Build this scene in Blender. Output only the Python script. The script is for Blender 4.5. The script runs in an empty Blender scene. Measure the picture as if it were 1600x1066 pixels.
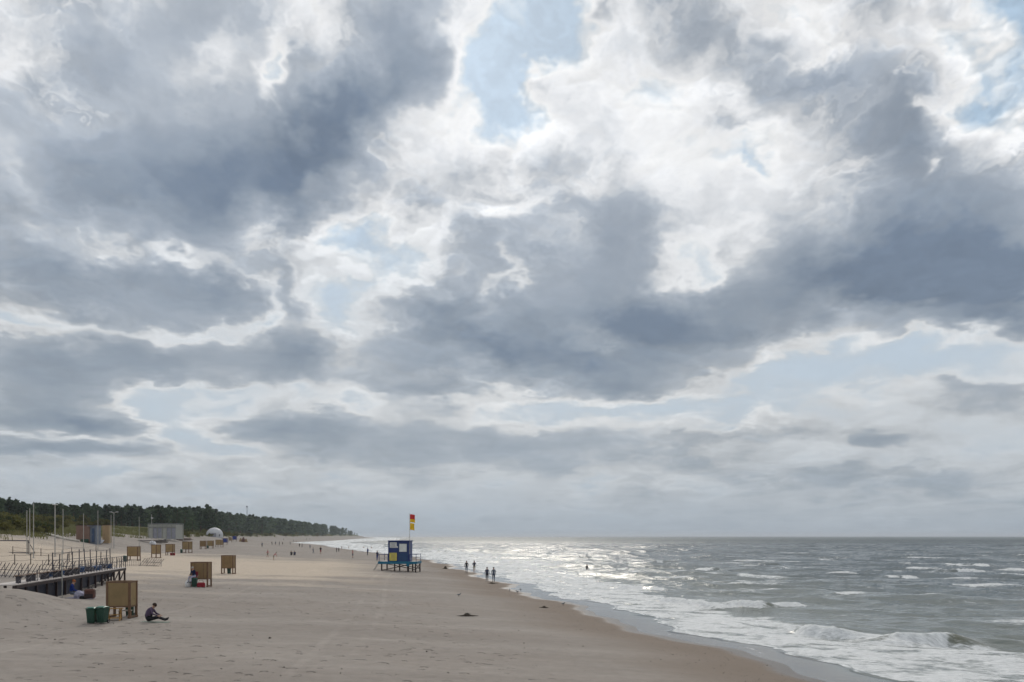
import bpy, bmesh, math, random
import numpy as np
from mathutils import Vector, Matrix

# ------------------------------------------------------------------ camera, sky, sun, exposure
scene = bpy.context.scene
col = scene.collection
F = 28.0 / 36.0 * 1600.0          # focal length in pixels of the 1600 px photograph
HORIZON = 838.0
CAM_Z = 5.65

cam_data = bpy.data.cameras.new('camera')
cam_data.lens = 28.0
cam_data.sensor_width = 36.0
cam_data.shift_y = (HORIZON - 533.0) / 1600.0
cam_data.clip_start = 0.1
cam_data.clip_end = 120000.0
camera = bpy.data.objects.new('camera', cam_data)
camera.location = (0, 0, CAM_Z)
camera.rotation_euler = (math.radians(90), 0, 0)
col.objects.link(camera)
scene.camera = camera

SUN_EL = math.radians(35)
SUN_AZ = math.radians(-4)         # from +Y towards +X
SUN_DIR = Vector((math.sin(SUN_AZ) * math.cos(SUN_EL), math.cos(SUN_AZ) * math.cos(SUN_EL), math.sin(SUN_EL)))

sun_data = bpy.data.lights.new('sun', 'SUN')
sun_data.energy = 1.1
sun_data.angle = math.radians(10)
sun_data.color = (1.0, 0.93, 0.82)
sun = bpy.data.objects.new('sun', sun_data)
sun.rotation_euler = (-SUN_DIR).to_track_quat('-Z', 'Y').to_euler()
col.objects.link(sun)

scene.view_settings.view_transform = 'Standard'
scene.view_settings.look = 'None'
scene.view_settings.exposure = 0.0
scene.view_settings.gamma = 1.0
scene.view_settings.use_curve_mapping = False
scene.cycles.use_denoising = True
scene.cycles.max_bounces = 6
scene.cycles.diffuse_bounces = 2
scene.cycles.glossy_bounces = 3
scene.cycles.transparent_max_bounces = 8
scene.cycles.sample_clamp_indirect = 4.0
scene.cycles.use_adaptive_sampling = True
scene.cycles.adaptive_threshold = 0.02
scene.cycles.adaptive_min_samples = 8


def lin(r, g, b):
    """sRGB 0..255 -> linear"""
    f = lambda c: (c / 255 / 12.92) if c / 255 <= 0.04045 else ((c / 255 + 0.055) / 1.055) ** 2.4
    return (f(r), f(g), f(b))


class G:
    """Small helper that writes node graphs as expressions."""
    def __init__(s, tree):
        s.t = tree

    def put(s, sock, v):
        if isinstance(v, bpy.types.NodeSocket):
            s.t.links.new(v, sock)
        else:
            try:
                sock.default_value = v
            except Exception:
                sock.default_value = (*v, 1.0)

    def m(s, op, a, b=None, c=None, clamp=False):
        n = s.t.nodes.new('ShaderNodeMath'); n.operation = op; n.use_clamp = clamp
        for i, x in enumerate((a, b, c)):
            if x is not None:
                s.put(n.inputs[i], x)
        return n.outputs[0]

    def add(s, a, b): return s.m('ADD', a, b)
    def sub(s, a, b): return s.m('SUBTRACT', a, b)
    def mul(s, a, b): return s.m('MULTIPLY', a, b)
    def div(s, a, b): return s.m('DIVIDE', a, b)
    def mad(s, a, b, c): return s.m('MULTIPLY_ADD', a, b, c)

    def v(s, op, a, b=None, c=None, out=0):
        n = s.t.nodes.new('ShaderNodeVectorMath'); n.operation = op
        for i, x in enumerate((a, b, c)):
            if x is not None:
                if op == 'SCALE' and i == 1:
                    s.put(n.inputs['Scale'], x)
                else:
                    s.put(n.inputs[i], x)
        return n.outputs['Value'] if out == 'v' else n.outputs[0]

    def xyz(s, x, y, z):
        n = s.t.nodes.new('ShaderNodeCombineXYZ')
        for i, q in enumerate((x, y, z)):
            s.put(n.inputs[i], q)
        return n.outputs[0]

    def sep(s, a):
        n = s.t.nodes.new('ShaderNodeSeparateXYZ'); s.put(n.inputs[0], a)
        return n.outputs[0], n.outputs[1], n.outputs[2]

    def noise(s, vec, scale=1.0, detail=6.0, rough=0.55, lac=2.0, dist=0.0, dim='3D', out='Fac', w=None):
        n = s.t.nodes.new('ShaderNodeTexNoise'); n.noise_dimensions = dim
        s.put(n.inputs['Vector'], vec)
        n.inputs['Scale'].default_value = scale; n.inputs['Detail'].default_value = detail
        n.inputs['Roughness'].default_value = rough; n.inputs['Lacunarity'].default_value = lac
        n.inputs['Distortion'].default_value = dist
        return n.outputs[0 if out == 'Fac' else 1]

    def ramp(s, fac, stops, interp='LINEAR'):
        n = s.t.nodes.new('ShaderNodeValToRGB'); cr = n.color_ramp; cr.interpolation = interp
        while len(cr.elements) < len(stops):
            cr.elements.new(0.5)
        for e, (p, c) in zip(cr.elements, stops):
            e.position = p
            e.color = (*c, 1) if hasattr(c, '__len__') else (c, c, c, 1)
        s.put(n.inputs[0], fac)
        return n.outputs[0]

    def step(s, x, a, b, lo=0.0, hi=1.0):
        n = s.t.nodes.new('ShaderNodeMapRange'); n.interpolation_type = 'SMOOTHSTEP'
        s.put(n.inputs[0], x)
        for i, q in enumerate((a, b, lo, hi)):
            s.put(n.inputs[i + 1], q)
        return n.outputs[0]

    def mix(s, f, a, b, mode='MIX'):
        n = s.t.nodes.new('ShaderNodeMix'); n.data_type = 'RGBA'; n.blend_type = mode
        s.put(n.inputs[0], f)
        for sock, x in ((n.inputs[6], a), (n.inputs[7], b)):
            s.put(sock, x if isinstance(x, bpy.types.NodeSocket) else (*x, 1.0))
        return n.outputs[2]


# cloud masses: (azimuth and height as seen from the beach, size, thickness added); negative = a gap of clear sky
#   given in degrees-like tangents through pixel positions of the horizon frame for convenience
CLOUDS = [
    # x, y, rx, ry, rot, amount
    # --- big grey deck, upper left
    (110, 40, 240, 120, 0, .20), (250, 235, 330, 95, 0, .34), (60, 330, 100, 110, 0, .20), (330, 310, 130, 70, 0, .28),
    (440, 255, 120, 60, -10, .16), (300, 60, 150, 60, 0, .12), (480, 300, 70, 60, 0, .16), (150, 440, 220, 55, 0, .36), (345, 450, 70, 45, 0, .26),
    (200, 175, 60, 30, 0, -.10), (330, 95, 30, 45, 20, -.16), (60, 130, 70, 50, 0, -.06), (20, 95, 30, 30, 0, -.12),
    (40, 265, 50, 60, 0, -.12), (165, 385, 60, 20, 0, -.20), (300, 395, 90, 16, 20, -.30), (395, 330, 40, 45, -30, -.30), (60, 360, 50, 12, 0, -.10),
    (475, 275, 22, 14, 0, -.22), (40, 450, 30, 20, 0, -.12),
    # --- upper middle
    (625, 55, 70, 95, 20, .40), (545, 165, 110, 40, -25, .32), (370, 30, 90, 60, 0, .12),
    (470, 30, 40, 60, 0, -.22), (415, 120, 14, 45, 5, -.34), (445, 110, 20, 45, 0, .16),
    (700, 60, 40, 60, 25, -.10), (620, 210, 60, 60, -30, -.20),
    (850, 45, 80, 50, -20, -.44), (735, 140, 50, 65, 25, -.40), (790, 210, 50, 40, 0, -.25), (800, 100, 40, 60, 30, -.30),
    (830, 120, 30, 26, 0, .30), (735, 185, 32, 20, 20, .28), (810, 50, 14, 30, 20, .30), (918, 32, 26, 14, -10, .35), (765, 30, 26, 60, 25, .20),
    (540, 355, 40, 24, 0, -.36), (548, 452, 34, 18, 0, -.36), (600, 310, 80, 50, 0, -.06), (640, 390, 40, 20, 0, -.14),
    # --- upper right
    (1130, 55, 120, 60, 20, .22), (1350, 75, 110, 65, 0, .14), (1225, 130, 70, 28, -15, .24), (1145, 188, 70, 13, 0, .20),
    (1010, 135, 40, 35, 0, -.22), (1245, 55, 40, 40, -30, -.12), (940, 90, 60, 70, -35, .02),
    (1590, 15, 40, 24, 20, -.50), (1480, 60, 60, 50, 0, -.06), (1170, 250, 30, 12, 15, -.20), (1540, 180, 70, 60, 0, -.12),
    # --- central mass
    (890, 300, 130, 75, 0, .20), (800, 400, 110, 70, 0, .20), (960, 400, 90, 70, 0, .22), (930, 500, 170, 55, 0, .34),
    (790, 560, 180, 48, 6, .40), (1120, 500, 150, 48, 0, .36), (1240, 390, 110, 60, 0, .20), (1090, 330, 130, 60, 0, .13), (690, 500, 80, 50, 0, .18), (1000, 570, 130, 30, 0, .18),
    (1065, 395, 34, 36, 0, -.26), (1010, 428, 30, 14, 0, -.24), (1110, 425, 20, 26, 0, -.24), (900, 278, 34, 22, 0, -.22), (795, 320, 40, 14, -20, -.22), (785, 430, 10, 48, 5, -.26),
    (1160, 350, 50, 40, -40, -.18), (1290, 330, 45, 40, 20, -.16), (1050, 250, 70, 60, 0, -.06), (1100, 320, 40, 40, 0, -.06),
    (930, 520, 40, 18, 30, -.24), (940, 548, 22, 8, 10, -.14), (650, 430, 60, 20, 0, -.16), (870, 350, 40, 20, 0, -.10),
    # --- dark shower cloud at right
    (1500, 320, 170, 110, -10, .50), (1400, 190, 70, 65, 0, .34), (1430, 445, 190, 45, 0, .42), (1580, 440, 90, 60, 0, .30), (1340, 390, 90, 50, 0, .08), (1530, 505, 110, 16, 0, .30),
    (1500, 175, 50, 36, 35, -.20), (1560, 210, 50, 40, 40, -.16), (1415, 160, 20, 9, -15, -.40), (1452, 262, 16, 9, -20, -.34), (1575, 110, 40, 50, 0, -.08),
    # --- bright gaps and pale sky under the right masses
    (1320, 520, 45, 36, -45, -.30), (1420, 535, 34, 26, -30, -.26), (1300, 580, 150, 24, 0, -.24), (1500, 553, 110, 20, 0, -.26), (1230, 560, 40, 20, 0, -.12), (1150, 590, 70, 18, -12, -.16),
    (1510, 600, 90, 14, 6, .30), (1385, 686, 30, 9, 0, .24), (1530, 640, 100, 16, 0, .14),
    (1000, 635, 330, 13, 0, -.15), (760, 655, 130, 11, -3, -.13), (1120, 650, 250, 14, 0, -.05), (1000, 608, 60, 14, 0, .22), (650, 622, 90, 22, 4, .26),
    # --- left middle and lower strips
    (60, 505, 60, 22, 0, -.24), (170, 512, 130, 13, 4, -.26), (350, 510, 110, 12, -6, -.24), (410, 480, 14, 40, 10, -.30), (500, 440, 30, 60, -20, -.20), (540, 540, 40, 60, -25, -.20),
    (455, 480, 45, 65, 0, .26), (300, 560, 230, 42, 0, .36), (80, 600, 110, 55, 0, .34), (480, 580, 90, 30, 0, .18),
    (240, 630, 60, 22, 15, -.26), (330, 608, 110, 9, 0, -.20), (290, 680, 46, 26, 15, -.26), (350, 640, 22, 14, 0, -.22), (465, 620, 22, 20, 0, -.18), (560, 640, 60, 14, -8, -.14),
    (430, 665, 120, 22, 0, .32), (130, 655, 110, 20, 0, .30), (90, 700, 120, 13, 0, .30), (120, 680, 110, 5, 0, -.22), (120, 740, 130, 12, 0, -.16), (40, 715, 40, 8, 0, -.14), (30, 735, 60, 12, 0, .12),
    (380, 705, 60, 12, 0, -.14), (640, 690, 170, 26, 0, .16), (880, 690, 160, 24, 0, .16), (980, 720, 140, 14, 0, .08), (1270, 720, 80, 9, -5, -.12), (910, 745, 60, 14, -18, -.10), (520, 745, 70, 10, 0, -.12), (1110, 700, 24, 7, 0, -.10), (800, 750, 60, 8, 0, -.10), (1070, 760, 60, 12, 0, -.06),
    (1400, 740, 240, 22, 0, .12), (1200, 680, 140, 16, 0, .12), (660, 800, 160, 8, 0, -.05), (350, 770, 110, 9, 0, -.08),
]


def build_world():
    w = bpy.data.worlds.new('World'); scene.world = w; w.use_nodes = True
    t = w.node_tree; t.nodes.clear(); g = G(t)
    tc = t.nodes.new('ShaderNodeTexCoord').outputs['Generated']
    D = g.v('NORMALIZE', tc)
    x, y, z = g.sep(D)
    zc = g.m('MAXIMUM', z, 0.0)
    hyp = g.m('SQRT', g.add(g.mul(x, x), g.mul(y, y)))
    hyp = g.m('MAXIMUM', hyp, 0.05)
    t_el = g.div(zc, hyp)                                   # tangent of the elevation
    k = g.div(1.35, g.add(t_el, 0.27))
    P = g.xyz(g.mul(g.div(x, hyp), k), g.mul(g.div(y, hyp), k), 0.0)      # flat cloud layer in perspective
    Q = g.xyz(g.div(x, hyp), g.div(y, hyp), g.mul(g.m('LOGARITHM', g.add(t_el, 0.15), 2.71828), 0.55))             # upright cloud faces

    # --- big turbulence that bends every outline
    wq = g.noise(g.v('MULTIPLY', Q, (1, 1, 1.5)), scale=4.6, detail=5, rough=0.62, out='Color')
    wv = g.v('SUBTRACT', wq, (0.5, 0.5, 0.5))
    wf = g.noise(g.v('MULTIPLY', Q, (1, 1, 1.4)), scale=17.0, detail=3, rough=0.6, out='Color')
    wf = g.v('SUBTRACT', wf, (0.5, 0.5, 0.5))
    wv = g.v('ADD', wv, g.v('SCALE', wf, 0.60))
    wx, wy, wz = g.sep(wv)

    # --- placed cloud masses (world directions in front, fading into the free cloud field elsewhere)
    ys = g.m('MAXIMUM', y, 0.3)
    U = g.mad(wx, 0.13, g.div(x, ys))
    V0 = g.div(z, ys)
    V = g.mad(g.mul(wz, g.step(V0, 0.0, 0.4, 0.22, 1.0)), 0.125, V0)
    UV = g.xyz(U, V, 0.0)
    acc = None
    for (px, py, rx, ry, rot, amt) in CLOUDS:
        u0, v0 = (px - 800) / F, (HORIZON - py) / F
        a, b = rx * 1.15 / F, ry * 1.15 / F
        if rot:
            d = g.v('SUBTRACT', UV, (u0, v0, 0))
            r = math.radians(-rot); c, s_ = math.cos(r), math.sin(r)
            du = g.v('DOT_PRODUCT', d, (c / a, s_ / a, 0), out='v')
            dv = g.v('DOT_PRODUCT', d, (-s_ / b, c / b, 0), out='v')
            q = g.mad(du, du, g.mul(dv, dv))
        else:
            e = g.v('MULTIPLY_ADD', UV, (1 / a, 1 / b, 0), (-u0 / a, -v0 / b, 0))
            q = g.v('DOT_PRODUCT', e, e, out='v')
        e = g.m('POWER', 0.42, q)
        if py > 600: amt *= 1.35
        acc = g.mul(e, amt) if acc is None else g.mad(e, amt, acc)
    front = g.step(y, 0.45, 0.68)
    bias = g.mul(acc, front)

    # --- free cloud field
    big = g.noise(P, scale=1.1, detail=2, rough=0.5)
    free = g.mul(g.sub(big, 0.5), g.sub(1.5, g.mul(front, 1.2)))
    Pw = g.v('ADD', P, g.v('SCALE', wv, 0.35))
    det1 = g.noise(Pw, scale=3.4, detail=6, rough=0.55)
    Qs = g.v('MULTIPLY', g.v('ADD', Q, g.v('SCALE', wv, 0.10)), (1, 1, 1.3))
    lump = None                                                # rounded heaps: folded noise, three sizes
    for sc, am, o in ((6.5, 1.0, 0.0), (14.0, 0.55, 3.1), (31.0, 0.32, 7.7)):
        n = g.noise(g.v('ADD', Qs, (o, o, o)), scale=sc, detail=0.6, rough=0.5)
        h = g.mul(g.m('ABSOLUTE', g.sub(n, 0.5)), am)
        lump = h if lump is None else g.add(lump, h)
    lump2 = None
    for sc, am, o in ((6.5, 1.0, 0.0), (14.0, 0.55, 3.1), (31.0, 0.32, 7.7)):
        n = g.noise(g.v('ADD', Qs, (o, o, o + 0.011)), scale=sc, detail=0.0, rough=0.5)
        h = g.mul(g.m('ABSOLUTE', g.sub(n, 0.5)), am)
        lump2 = h if lump2 is None else g.add(lump2, h)
    fine = g.noise(Qs, scale=40.0, detail=4, rough=0.6)
    nearh = g.step(t_el, 0.05, 0.30)                          # 0 near the horizon
    heap = g.noise(Q, scale=3.0, detail=1.0)
    heap = g.step(heap, 0.35, 0.65, 0.35, 1.0)                 # heaped here, smooth there
    det = g.add(g.mul(g.sub(det1, 0.5), g.sub(0.50, g.mul(nearh, 0.05))),
                g.mul(g.sub(lump, 0.20), g.mul(heap, g.mad(nearh, 0.45, 0.62))))
    det = g.mad(g.sub(fine, 0.5), 0.14, det)
    T0 = g.add(bias, 0.352)
    det = g.mul(det, g.step(T0, 0.42, 0.80, 1.0, 0.50))      # the thick parts are smooth
    T = g.add(T0, g.add(free, det))
    # nearer heaps standing before farther cloud: a sharp bright outline that greys inwards
    ba = g.noise(g.v('ADD', g.v('MULTIPLY', Qs, (1, 1, 1.25)), (5.3, 1.7, 0.4)), scale=5.2, detail=7, rough=0.55, lac=2.1)
    bs = g.sub(ba, g.mad(g.sub(T0, 0.5), -0.25, 0.52))
    inside = g.m('MAXIMUM', bs, 0.0)
    side = g.step(bs, -0.004, 0.022)
    rim = g.mul(side, g.m('POWER', 2.718, g.mul(inside, -13.0)))
    bb = g.noise(g.v('ADD', g.v('MULTIPLY', Qs, (1, 1, 1.25)), (9.1, 4.2, 2.9)), scale=9.0, detail=6, rough=0.55, lac=2.1)
    bs2 = g.sub(bb, 0.55)
    rim2 = g.mul(g.step(bs2, -0.004, 0.024), g.m('POWER', 2.718, g.mul(g.m('MAXIMUM', bs2, 0.0), -16.0)))
    rk = g.mul(g.mul(heap, g.step(t_el, 0.03, 0.16, 0.25, 1.0)), g.step(T0, 0.30, 0.48))
    rk = g.mul(rk, g.step(T0, 0.66, 0.92, 1.0, 0.15))
    T = g.sub(T, g.mul(rk, g.add(g.mul(rim, 0.20), g.mul(rim2, 0.11))))
    T = g.mad(g.mul(side, rk), 0.10, T)
    T = g.add(T, g.step(t_el, 0.02, 0.20, 0.09, 0.0))
    edge = g.sub(lump, lump2)                                  # > 0 where the heap thins out upwards

    # --- light through the cloud: thin is bright, thick is grey
    c = g.ramp(T, [(0.0, lin(180, 202, 221)), (0.08, lin(196, 212, 226)), (0.17, lin(222, 229, 235)), (0.27, lin(244, 245, 246)), (0.37, lin(235, 237, 240)),
                   (0.47, lin(211, 215, 220)), (0.57, lin(180, 188, 198)), (0.72, lin(157, 167, 180)), (0.86, lin(141, 153, 168)), (1.0, lin(116, 131, 151))], 'LINEAR')
    veil = g.noise(g.v('ADD', Q, (3.3, 0.2, 1.9)), scale=2.6, detail=3.0)
    c = g.v('SCALE', c, g.step(veil, 0.35, 0.65, 0.93, 1.03))
    lit = g.mad(edge, g.mul(heap, g.step(T0, 0.42, 0.80, 1.9, 0.8)), 1.0)
    lit = g.m('MINIMUM', g.m('MAXIMUM', lit, 0.86), 1.10)
    c = g.v('SCALE', c, lit)
    # --- the sun behind the clouds brightens the thin parts round it
    glow = g.v('DOT_PRODUCT', D, tuple(SUN_DIR), out='v')
    gl = g.step(glow, 0.60, 1.0, 0.94, 1.06)
    c = g.v('SCALE', c, gl)
    # --- distance: the far clouds sink into pale blue grey air
    hz = g.m('POWER', 2.718, g.mul(t_el, -8.5))
    hz = g.mul(hz, 0.90)
    warm = g.mix(g.step(t_el, 0.02, 0.45), (1.0, 0.975, 0.93), (1.0, 1.0, 1.0))
    c = g.mix(1.0, c, warm, 'MULTIPLY')
    soft = g.noise(Q, scale=3.7, detail=2.0)                   # some edges fade into the air without a bright hem
    soft = g.step(soft, 0.42, 0.62)
    pale = g.mul(g.step(T, 0.15, g.mad(soft, 0.14, 0.42), 1.0, 0.0), g.step(t_el, 0.22, 0.46, 0.85, 0.0))
    c = g.mix(pale, c, lin(196, 207, 217))
    c = g.mix(hz, c, lin(153, 167, 180))
    # --- below the horizon
    sky = t.nodes.new('ShaderNodeTexSky'); sky.sky_type = 'NISHITA'; sky.sun_disc = False
    sky.sun_elevation = SUN_EL; sky.sun_rotation = SUN_AZ; sky.air_density = 1.0; sky.dust_density = 0.6
    t.links.new(tc, sky.inputs[0]) if sky.inputs else None
    # clear air between the clouds is the Nishita sky
    clear = g.m('SUBTRACT', 1.0, g.step(T, -0.05, 0.24))
    nish = g.v('SCALE', sky.outputs[0], 0.1)
    clear = g.mul(clear, g.mul(g.sub(1.0, hz), 0.15))
    c = g.mix(clear, c, nish)
    bg = t.nodes.new('ShaderNodeBackground')
    g.put(bg.inputs[0], g.v('SCALE', c, 10.0)); bg.inputs[1].default_value = 0.1
    out = t.nodes.new('ShaderNodeOutputWorld'); t.links.new(bg.outputs[0], out.inputs[0])
    w.cycles.sampling_method = 'MANUAL'; w.cycles.sample_map_resolution = 512


build_world()

# ------------------------------------------------------------------ helpers
rng = np.random.default_rng(7)
random.seed(7)


def px(u, v, Y):
    return Vector(((u - 800) / F * Y, Y, CAM_Z + (HORIZON - v) / F * Y))


def tag(o, label=None, cat=None, group=None, kind=None):
    if label: o['label'] = label
    if cat: o['category'] = cat
    if group: o['group'] = group
    if kind: o['kind'] = kind
    return o


def empty(name, loc, rz=0.0, **kw):
    o = bpy.data.objects.new(name, None)
    o.empty_display_size = 0.2
    o.location = loc; o.rotation_euler = (0, 0, rz)
    col.objects.link(o)
    return tag(o, **kw)


class MB:
    """collects simple shapes into one mesh"""
    def __init__(s):
        s.v, s.f, s.mi = [], [], []

    def raw(s, vs, fs, mi=0):
        n = len(s.v)
        s.v += [tuple(p) for p in vs]
        s.f += [tuple(i + n for i in f) for f in fs]
        s.mi += [mi] * len(fs)
        return s

    def box(s, c, size, rz=0.0, rx=0.0, ry=0.0, bevel=0.0, mi=0, mat=None):
        sx, sy, sz = (q / 2 for q in size)
        M = mat or (Matrix.Rotation(rz, 4, 'Z') @ Matrix.Rotation(ry, 4, 'Y') @ Matrix.Rotation(rx, 4, 'X'))
        c = Vector(c)
        if bevel <= 0:
            vs = [c + M @ Vector((x * sx, y * sy, z * sz)) for z in (-1, 1) for y in (-1, 1) for x in (-1, 1)]
            fs = [(0, 2, 3, 1), (4, 5, 7, 6), (0, 1, 5, 4), (2, 6, 7, 3), (0, 4, 6, 2), (1, 3, 7, 5)]
            return s.raw(vs, fs, mi)
        b = min(bevel, sx * .9, sy * .9, sz * .9)
        bm = bmesh.new()
        bmesh.ops.create_cube(bm, size=1.0)
        for q in bm.verts:
            q.co = Vector((q.co.x * 2 * sx, q.co.y * 2 * sy, q.co.z * 2 * sz))
        bmesh.ops.bevel(bm, geom=bm.edges[:], offset=b, segments=1, affect='EDGES')
        bm.verts.index_update()
        s.raw([c + M @ q.co for q in bm.verts], [[q.index for q in f.verts] for f in bm.faces], mi)
        bm.free()
        return s

    def tube(s, p0, p1, r0, r1=None, n=8, mi=0, caps=True):
        p0, p1 = Vector(p0), Vector(p1); r1 = r0 if r1 is None else r1
        d = p1 - p0
        q = d.to_track_quat('Z', 'Y') if d.length > 1e-6 else Matrix.Identity(3).to_quaternion()
        vs = []
        for p, r in ((p0, r0), (p1, r1)):
            for i in range(n):
                a = 2 * math.pi * i / n
                vs.append(p + q @ Vector((math.cos(a) * r, math.sin(a) * r, 0)))
        fs = [(i, (i + 1) % n, n + (i + 1) % n, n + i) for i in range(n)]
        if caps:
            fs += [tuple(range(n - 1, -1, -1)), tuple(range(n, 2 * n))]
        return s.raw(vs, fs, mi)

    def path(s, pts, r, n=6, mi=0):
        for a, b in zip(pts[:-1], pts[1:]):
            s.tube(a, b, r, r, n, mi)
        return s

    def blob(s, c, r, seg=10, ring=7, mi=0, jit=0.0, seed=0, zmin=-1.0):
        rr = random.Random(seed); c = Vector(c); vs, fs = [], []
        for j in range(ring + 1):
            th = math.pi * j / ring
            for i in range(seg):
                a = 2 * math.pi * i / seg
                k = 1 + (rr.random() - .5) * jit
                z = max(math.cos(th), zmin)
                vs.append(c + Vector((math.sin(th) * math.cos(a) * r[0] * k, math.sin(th) * math.sin(a) * r[1] * k, z * r[2] * k)))
        for j in range(ring):
            for i in range(seg):
                fs.append((j * seg + i, (j + 1) * seg + i, (j + 1) * seg + (i + 1) % seg, j * seg + (i + 1) % seg))
        return s.raw(vs, fs, mi)

    def build(s, name, mats, parent=None, smooth=False, loc=None, **kw):
        me = bpy.data.meshes.new(name)
        me.from_pydata([tuple(p) for p in s.v], [], s.f)
        mats = mats if isinstance(mats, (list, tuple)) else [mats]
        for m in mats:
            me.materials.append(m)
        if len(mats) > 1:
            me.polygons.foreach_set('material_index', s.mi)
        if smooth:
            me.polygons.foreach_set('use_smooth', [True] * len(me.polygons))
        me.update()
        o = bpy.data.objects.new(name, me)
        col.objects.link(o)
        if parent is not None: o.parent = parent
        if loc is not None: o.location = loc
        return tag(o, **kw)


def np_mesh(name, verts, quads, mat, attrs=None, smooth=True, tris=False):
    me = bpy.data.meshes.new(name)
    k = 3 if tris else 4
    nv, nf = len(verts), len(quads)
    me.vertices.add(nv); me.vertices.foreach_set('co', np.asarray(verts, np.float32).ravel())
    me.loops.add(nf * k); me.loops.foreach_set('vertex_index', np.asarray(quads, np.int32).ravel())
    me.polygons.add(nf); me.polygons.foreach_set('loop_start', np.arange(0, nf * k, k, dtype=np.int32))
    me.update(calc_edges=True)
    me.polygons.foreach_set('use_smooth', np.full(nf, smooth))
    for n, a in (attrs or {}).items():
        at = me.attributes.new(n, 'FLOAT', 'POINT'); at.data.foreach_set('value', np.asarray(a, np.float32))
    me.materials.append(mat)
    o = bpy.data.objects.new(name, me); col.objects.link(o)
    return o


def grid_quads(nr, nc):
    i = np.arange((nr - 1) * (nc - 1)); r, c = i // (nc - 1), i % (nc - 1)
    a = r * nc + c
    return np.stack([a, a + 1, a + nc + 1, a + nc], 1)


_perm = rng.permutation(512)
_grad = rng.random((512, 2)) * 2 - 1
_grad /= np.linalg.norm(_grad, axis=1, keepdims=True)


def perlin(x, y):
    xi, yi = np.floor(x).astype(int), np.floor(y).astype(int)
    xf, yf = x - xi, y - yi
    def gr(a, b, dx, dy):
        h = _perm[(_perm[a & 511] + b) & 511]
        return _grad[h, 0] * dx + _grad[h, 1] * dy
    u, v = xf ** 3 * (xf * (xf * 6 - 15) + 10), yf ** 3 * (yf * (yf * 6 - 15) + 10)
    a = gr(xi, yi, xf, yf) * (1 - u) + gr(xi + 1, yi, xf - 1, yf) * u
    b = gr(xi, yi + 1, xf, yf - 1) * (1 - u) + gr(xi + 1, yi + 1, xf - 1, yf - 1) * u
    return a * (1 - v) + b * v


def fbm(x, y, o=4, r=0.5):
    t, a = 0, 1.0
    for i in range(o):
        t = t + a * perlin(x * 2 ** i + 17.3 * i, y * 2 ** i + 5.1 * i); a *= r
    return t


def sstep(x, a, b):
    t = np.clip((x - a) / (b - a), 0, 1)
    return t * t * (3 - 2 * t)


# ------------------------------------------------------------------ materials
def mat(name, base, rough=0.7, spec=0.3, var=0.0, scale=6.0, metallic=0.0, bump=0.0, objvar=0.0, coords='Object'):
    m = bpy.data.materials.new(name); m.use_nodes = True
    t = m.node_tree; g = G(t); p = t.nodes['Principled BSDF']
    p.inputs['Roughness'].default_value = rough; p.inputs['Metallic'].default_value = metallic
    p.inputs['Specular IOR Level'].default_value = spec
    tc = t.nodes.new('ShaderNodeTexCoord').outputs[coords]
    c = None
    if var > 0 or bump > 0:
        n = g.noise(tc, scale=scale, detail=5, rough=0.6)
        lo = tuple(max(0, q * (1 - var)) for q in base); hi = tuple(q * (1 + var) for q in base)
        c = g.ramp(n, [(0.3, lo), (0.7, hi)])
        if bump > 0:
            b = t.nodes.new('ShaderNodeBump'); b.inputs['Strength'].default_value = bump; b.inputs['Distance'].default_value = 0.02
            g.put(b.inputs['Height'], n); g.put(p.inputs['Normal'], b.outputs[0])
    if objvar > 0:
        oi = t.nodes.new('ShaderNodeObjectInfo').outputs['Random']
        k = g.mad(oi, 2 * objvar, 1 - objvar)
        c = g.v('SCALE', c if c is not None else (*base,), k) if c is not None else g.v('SCALE', tuple(base), k)
    if c is None:
        p.inputs['Base Color'].default_value = (*base, 1)
    else:
        g.put(p.inputs['Base Color'], c)
    return m


def leaf_mat(name, c0, c1, objvar=0.25, trans=0.3):
    m = bpy.data.materials.new(name); m.use_nodes = True
    t = m.node_tree; g = G(t); t.nodes.clear()
    geo = t.nodes.new('ShaderNodeNewGeometry')
    rnd = geo.outputs['Random Per Island']
    oi = t.nodes.new('ShaderNodeObjectInfo').outputs['Random']
    pos = geo.outputs['Position']
    big = g.noise(pos, scale=0.09, detail=2)
    f = g.m('ADD', g.mul(rnd, 0.5), g.mul(g.step(big, 0.35, 0.65), 0.5))
    c = g.mix(f, c0, c1)
    c = g.v('SCALE', c, g.mad(oi, 2 * objvar, 1 - objvar))
    d = t.nodes.new('ShaderNodeBsdfDiffuse'); tr = t.nodes.new('ShaderNodeBsdfTranslucent')
    g.put(d.inputs[0], c); g.put(tr.inputs[0], c)
    mx = t.nodes.new('ShaderNodeMixShader'); mx.inputs[0].default_value = trans
    t.links.new(d.outputs[0], mx.inputs[1]); t.links.new(tr.outputs[0], mx.inputs[2])
    o = t.nodes.new('ShaderNodeOutputMaterial'); t.links.new(mx.outputs[0], o.inputs[0])
    return m


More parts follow.
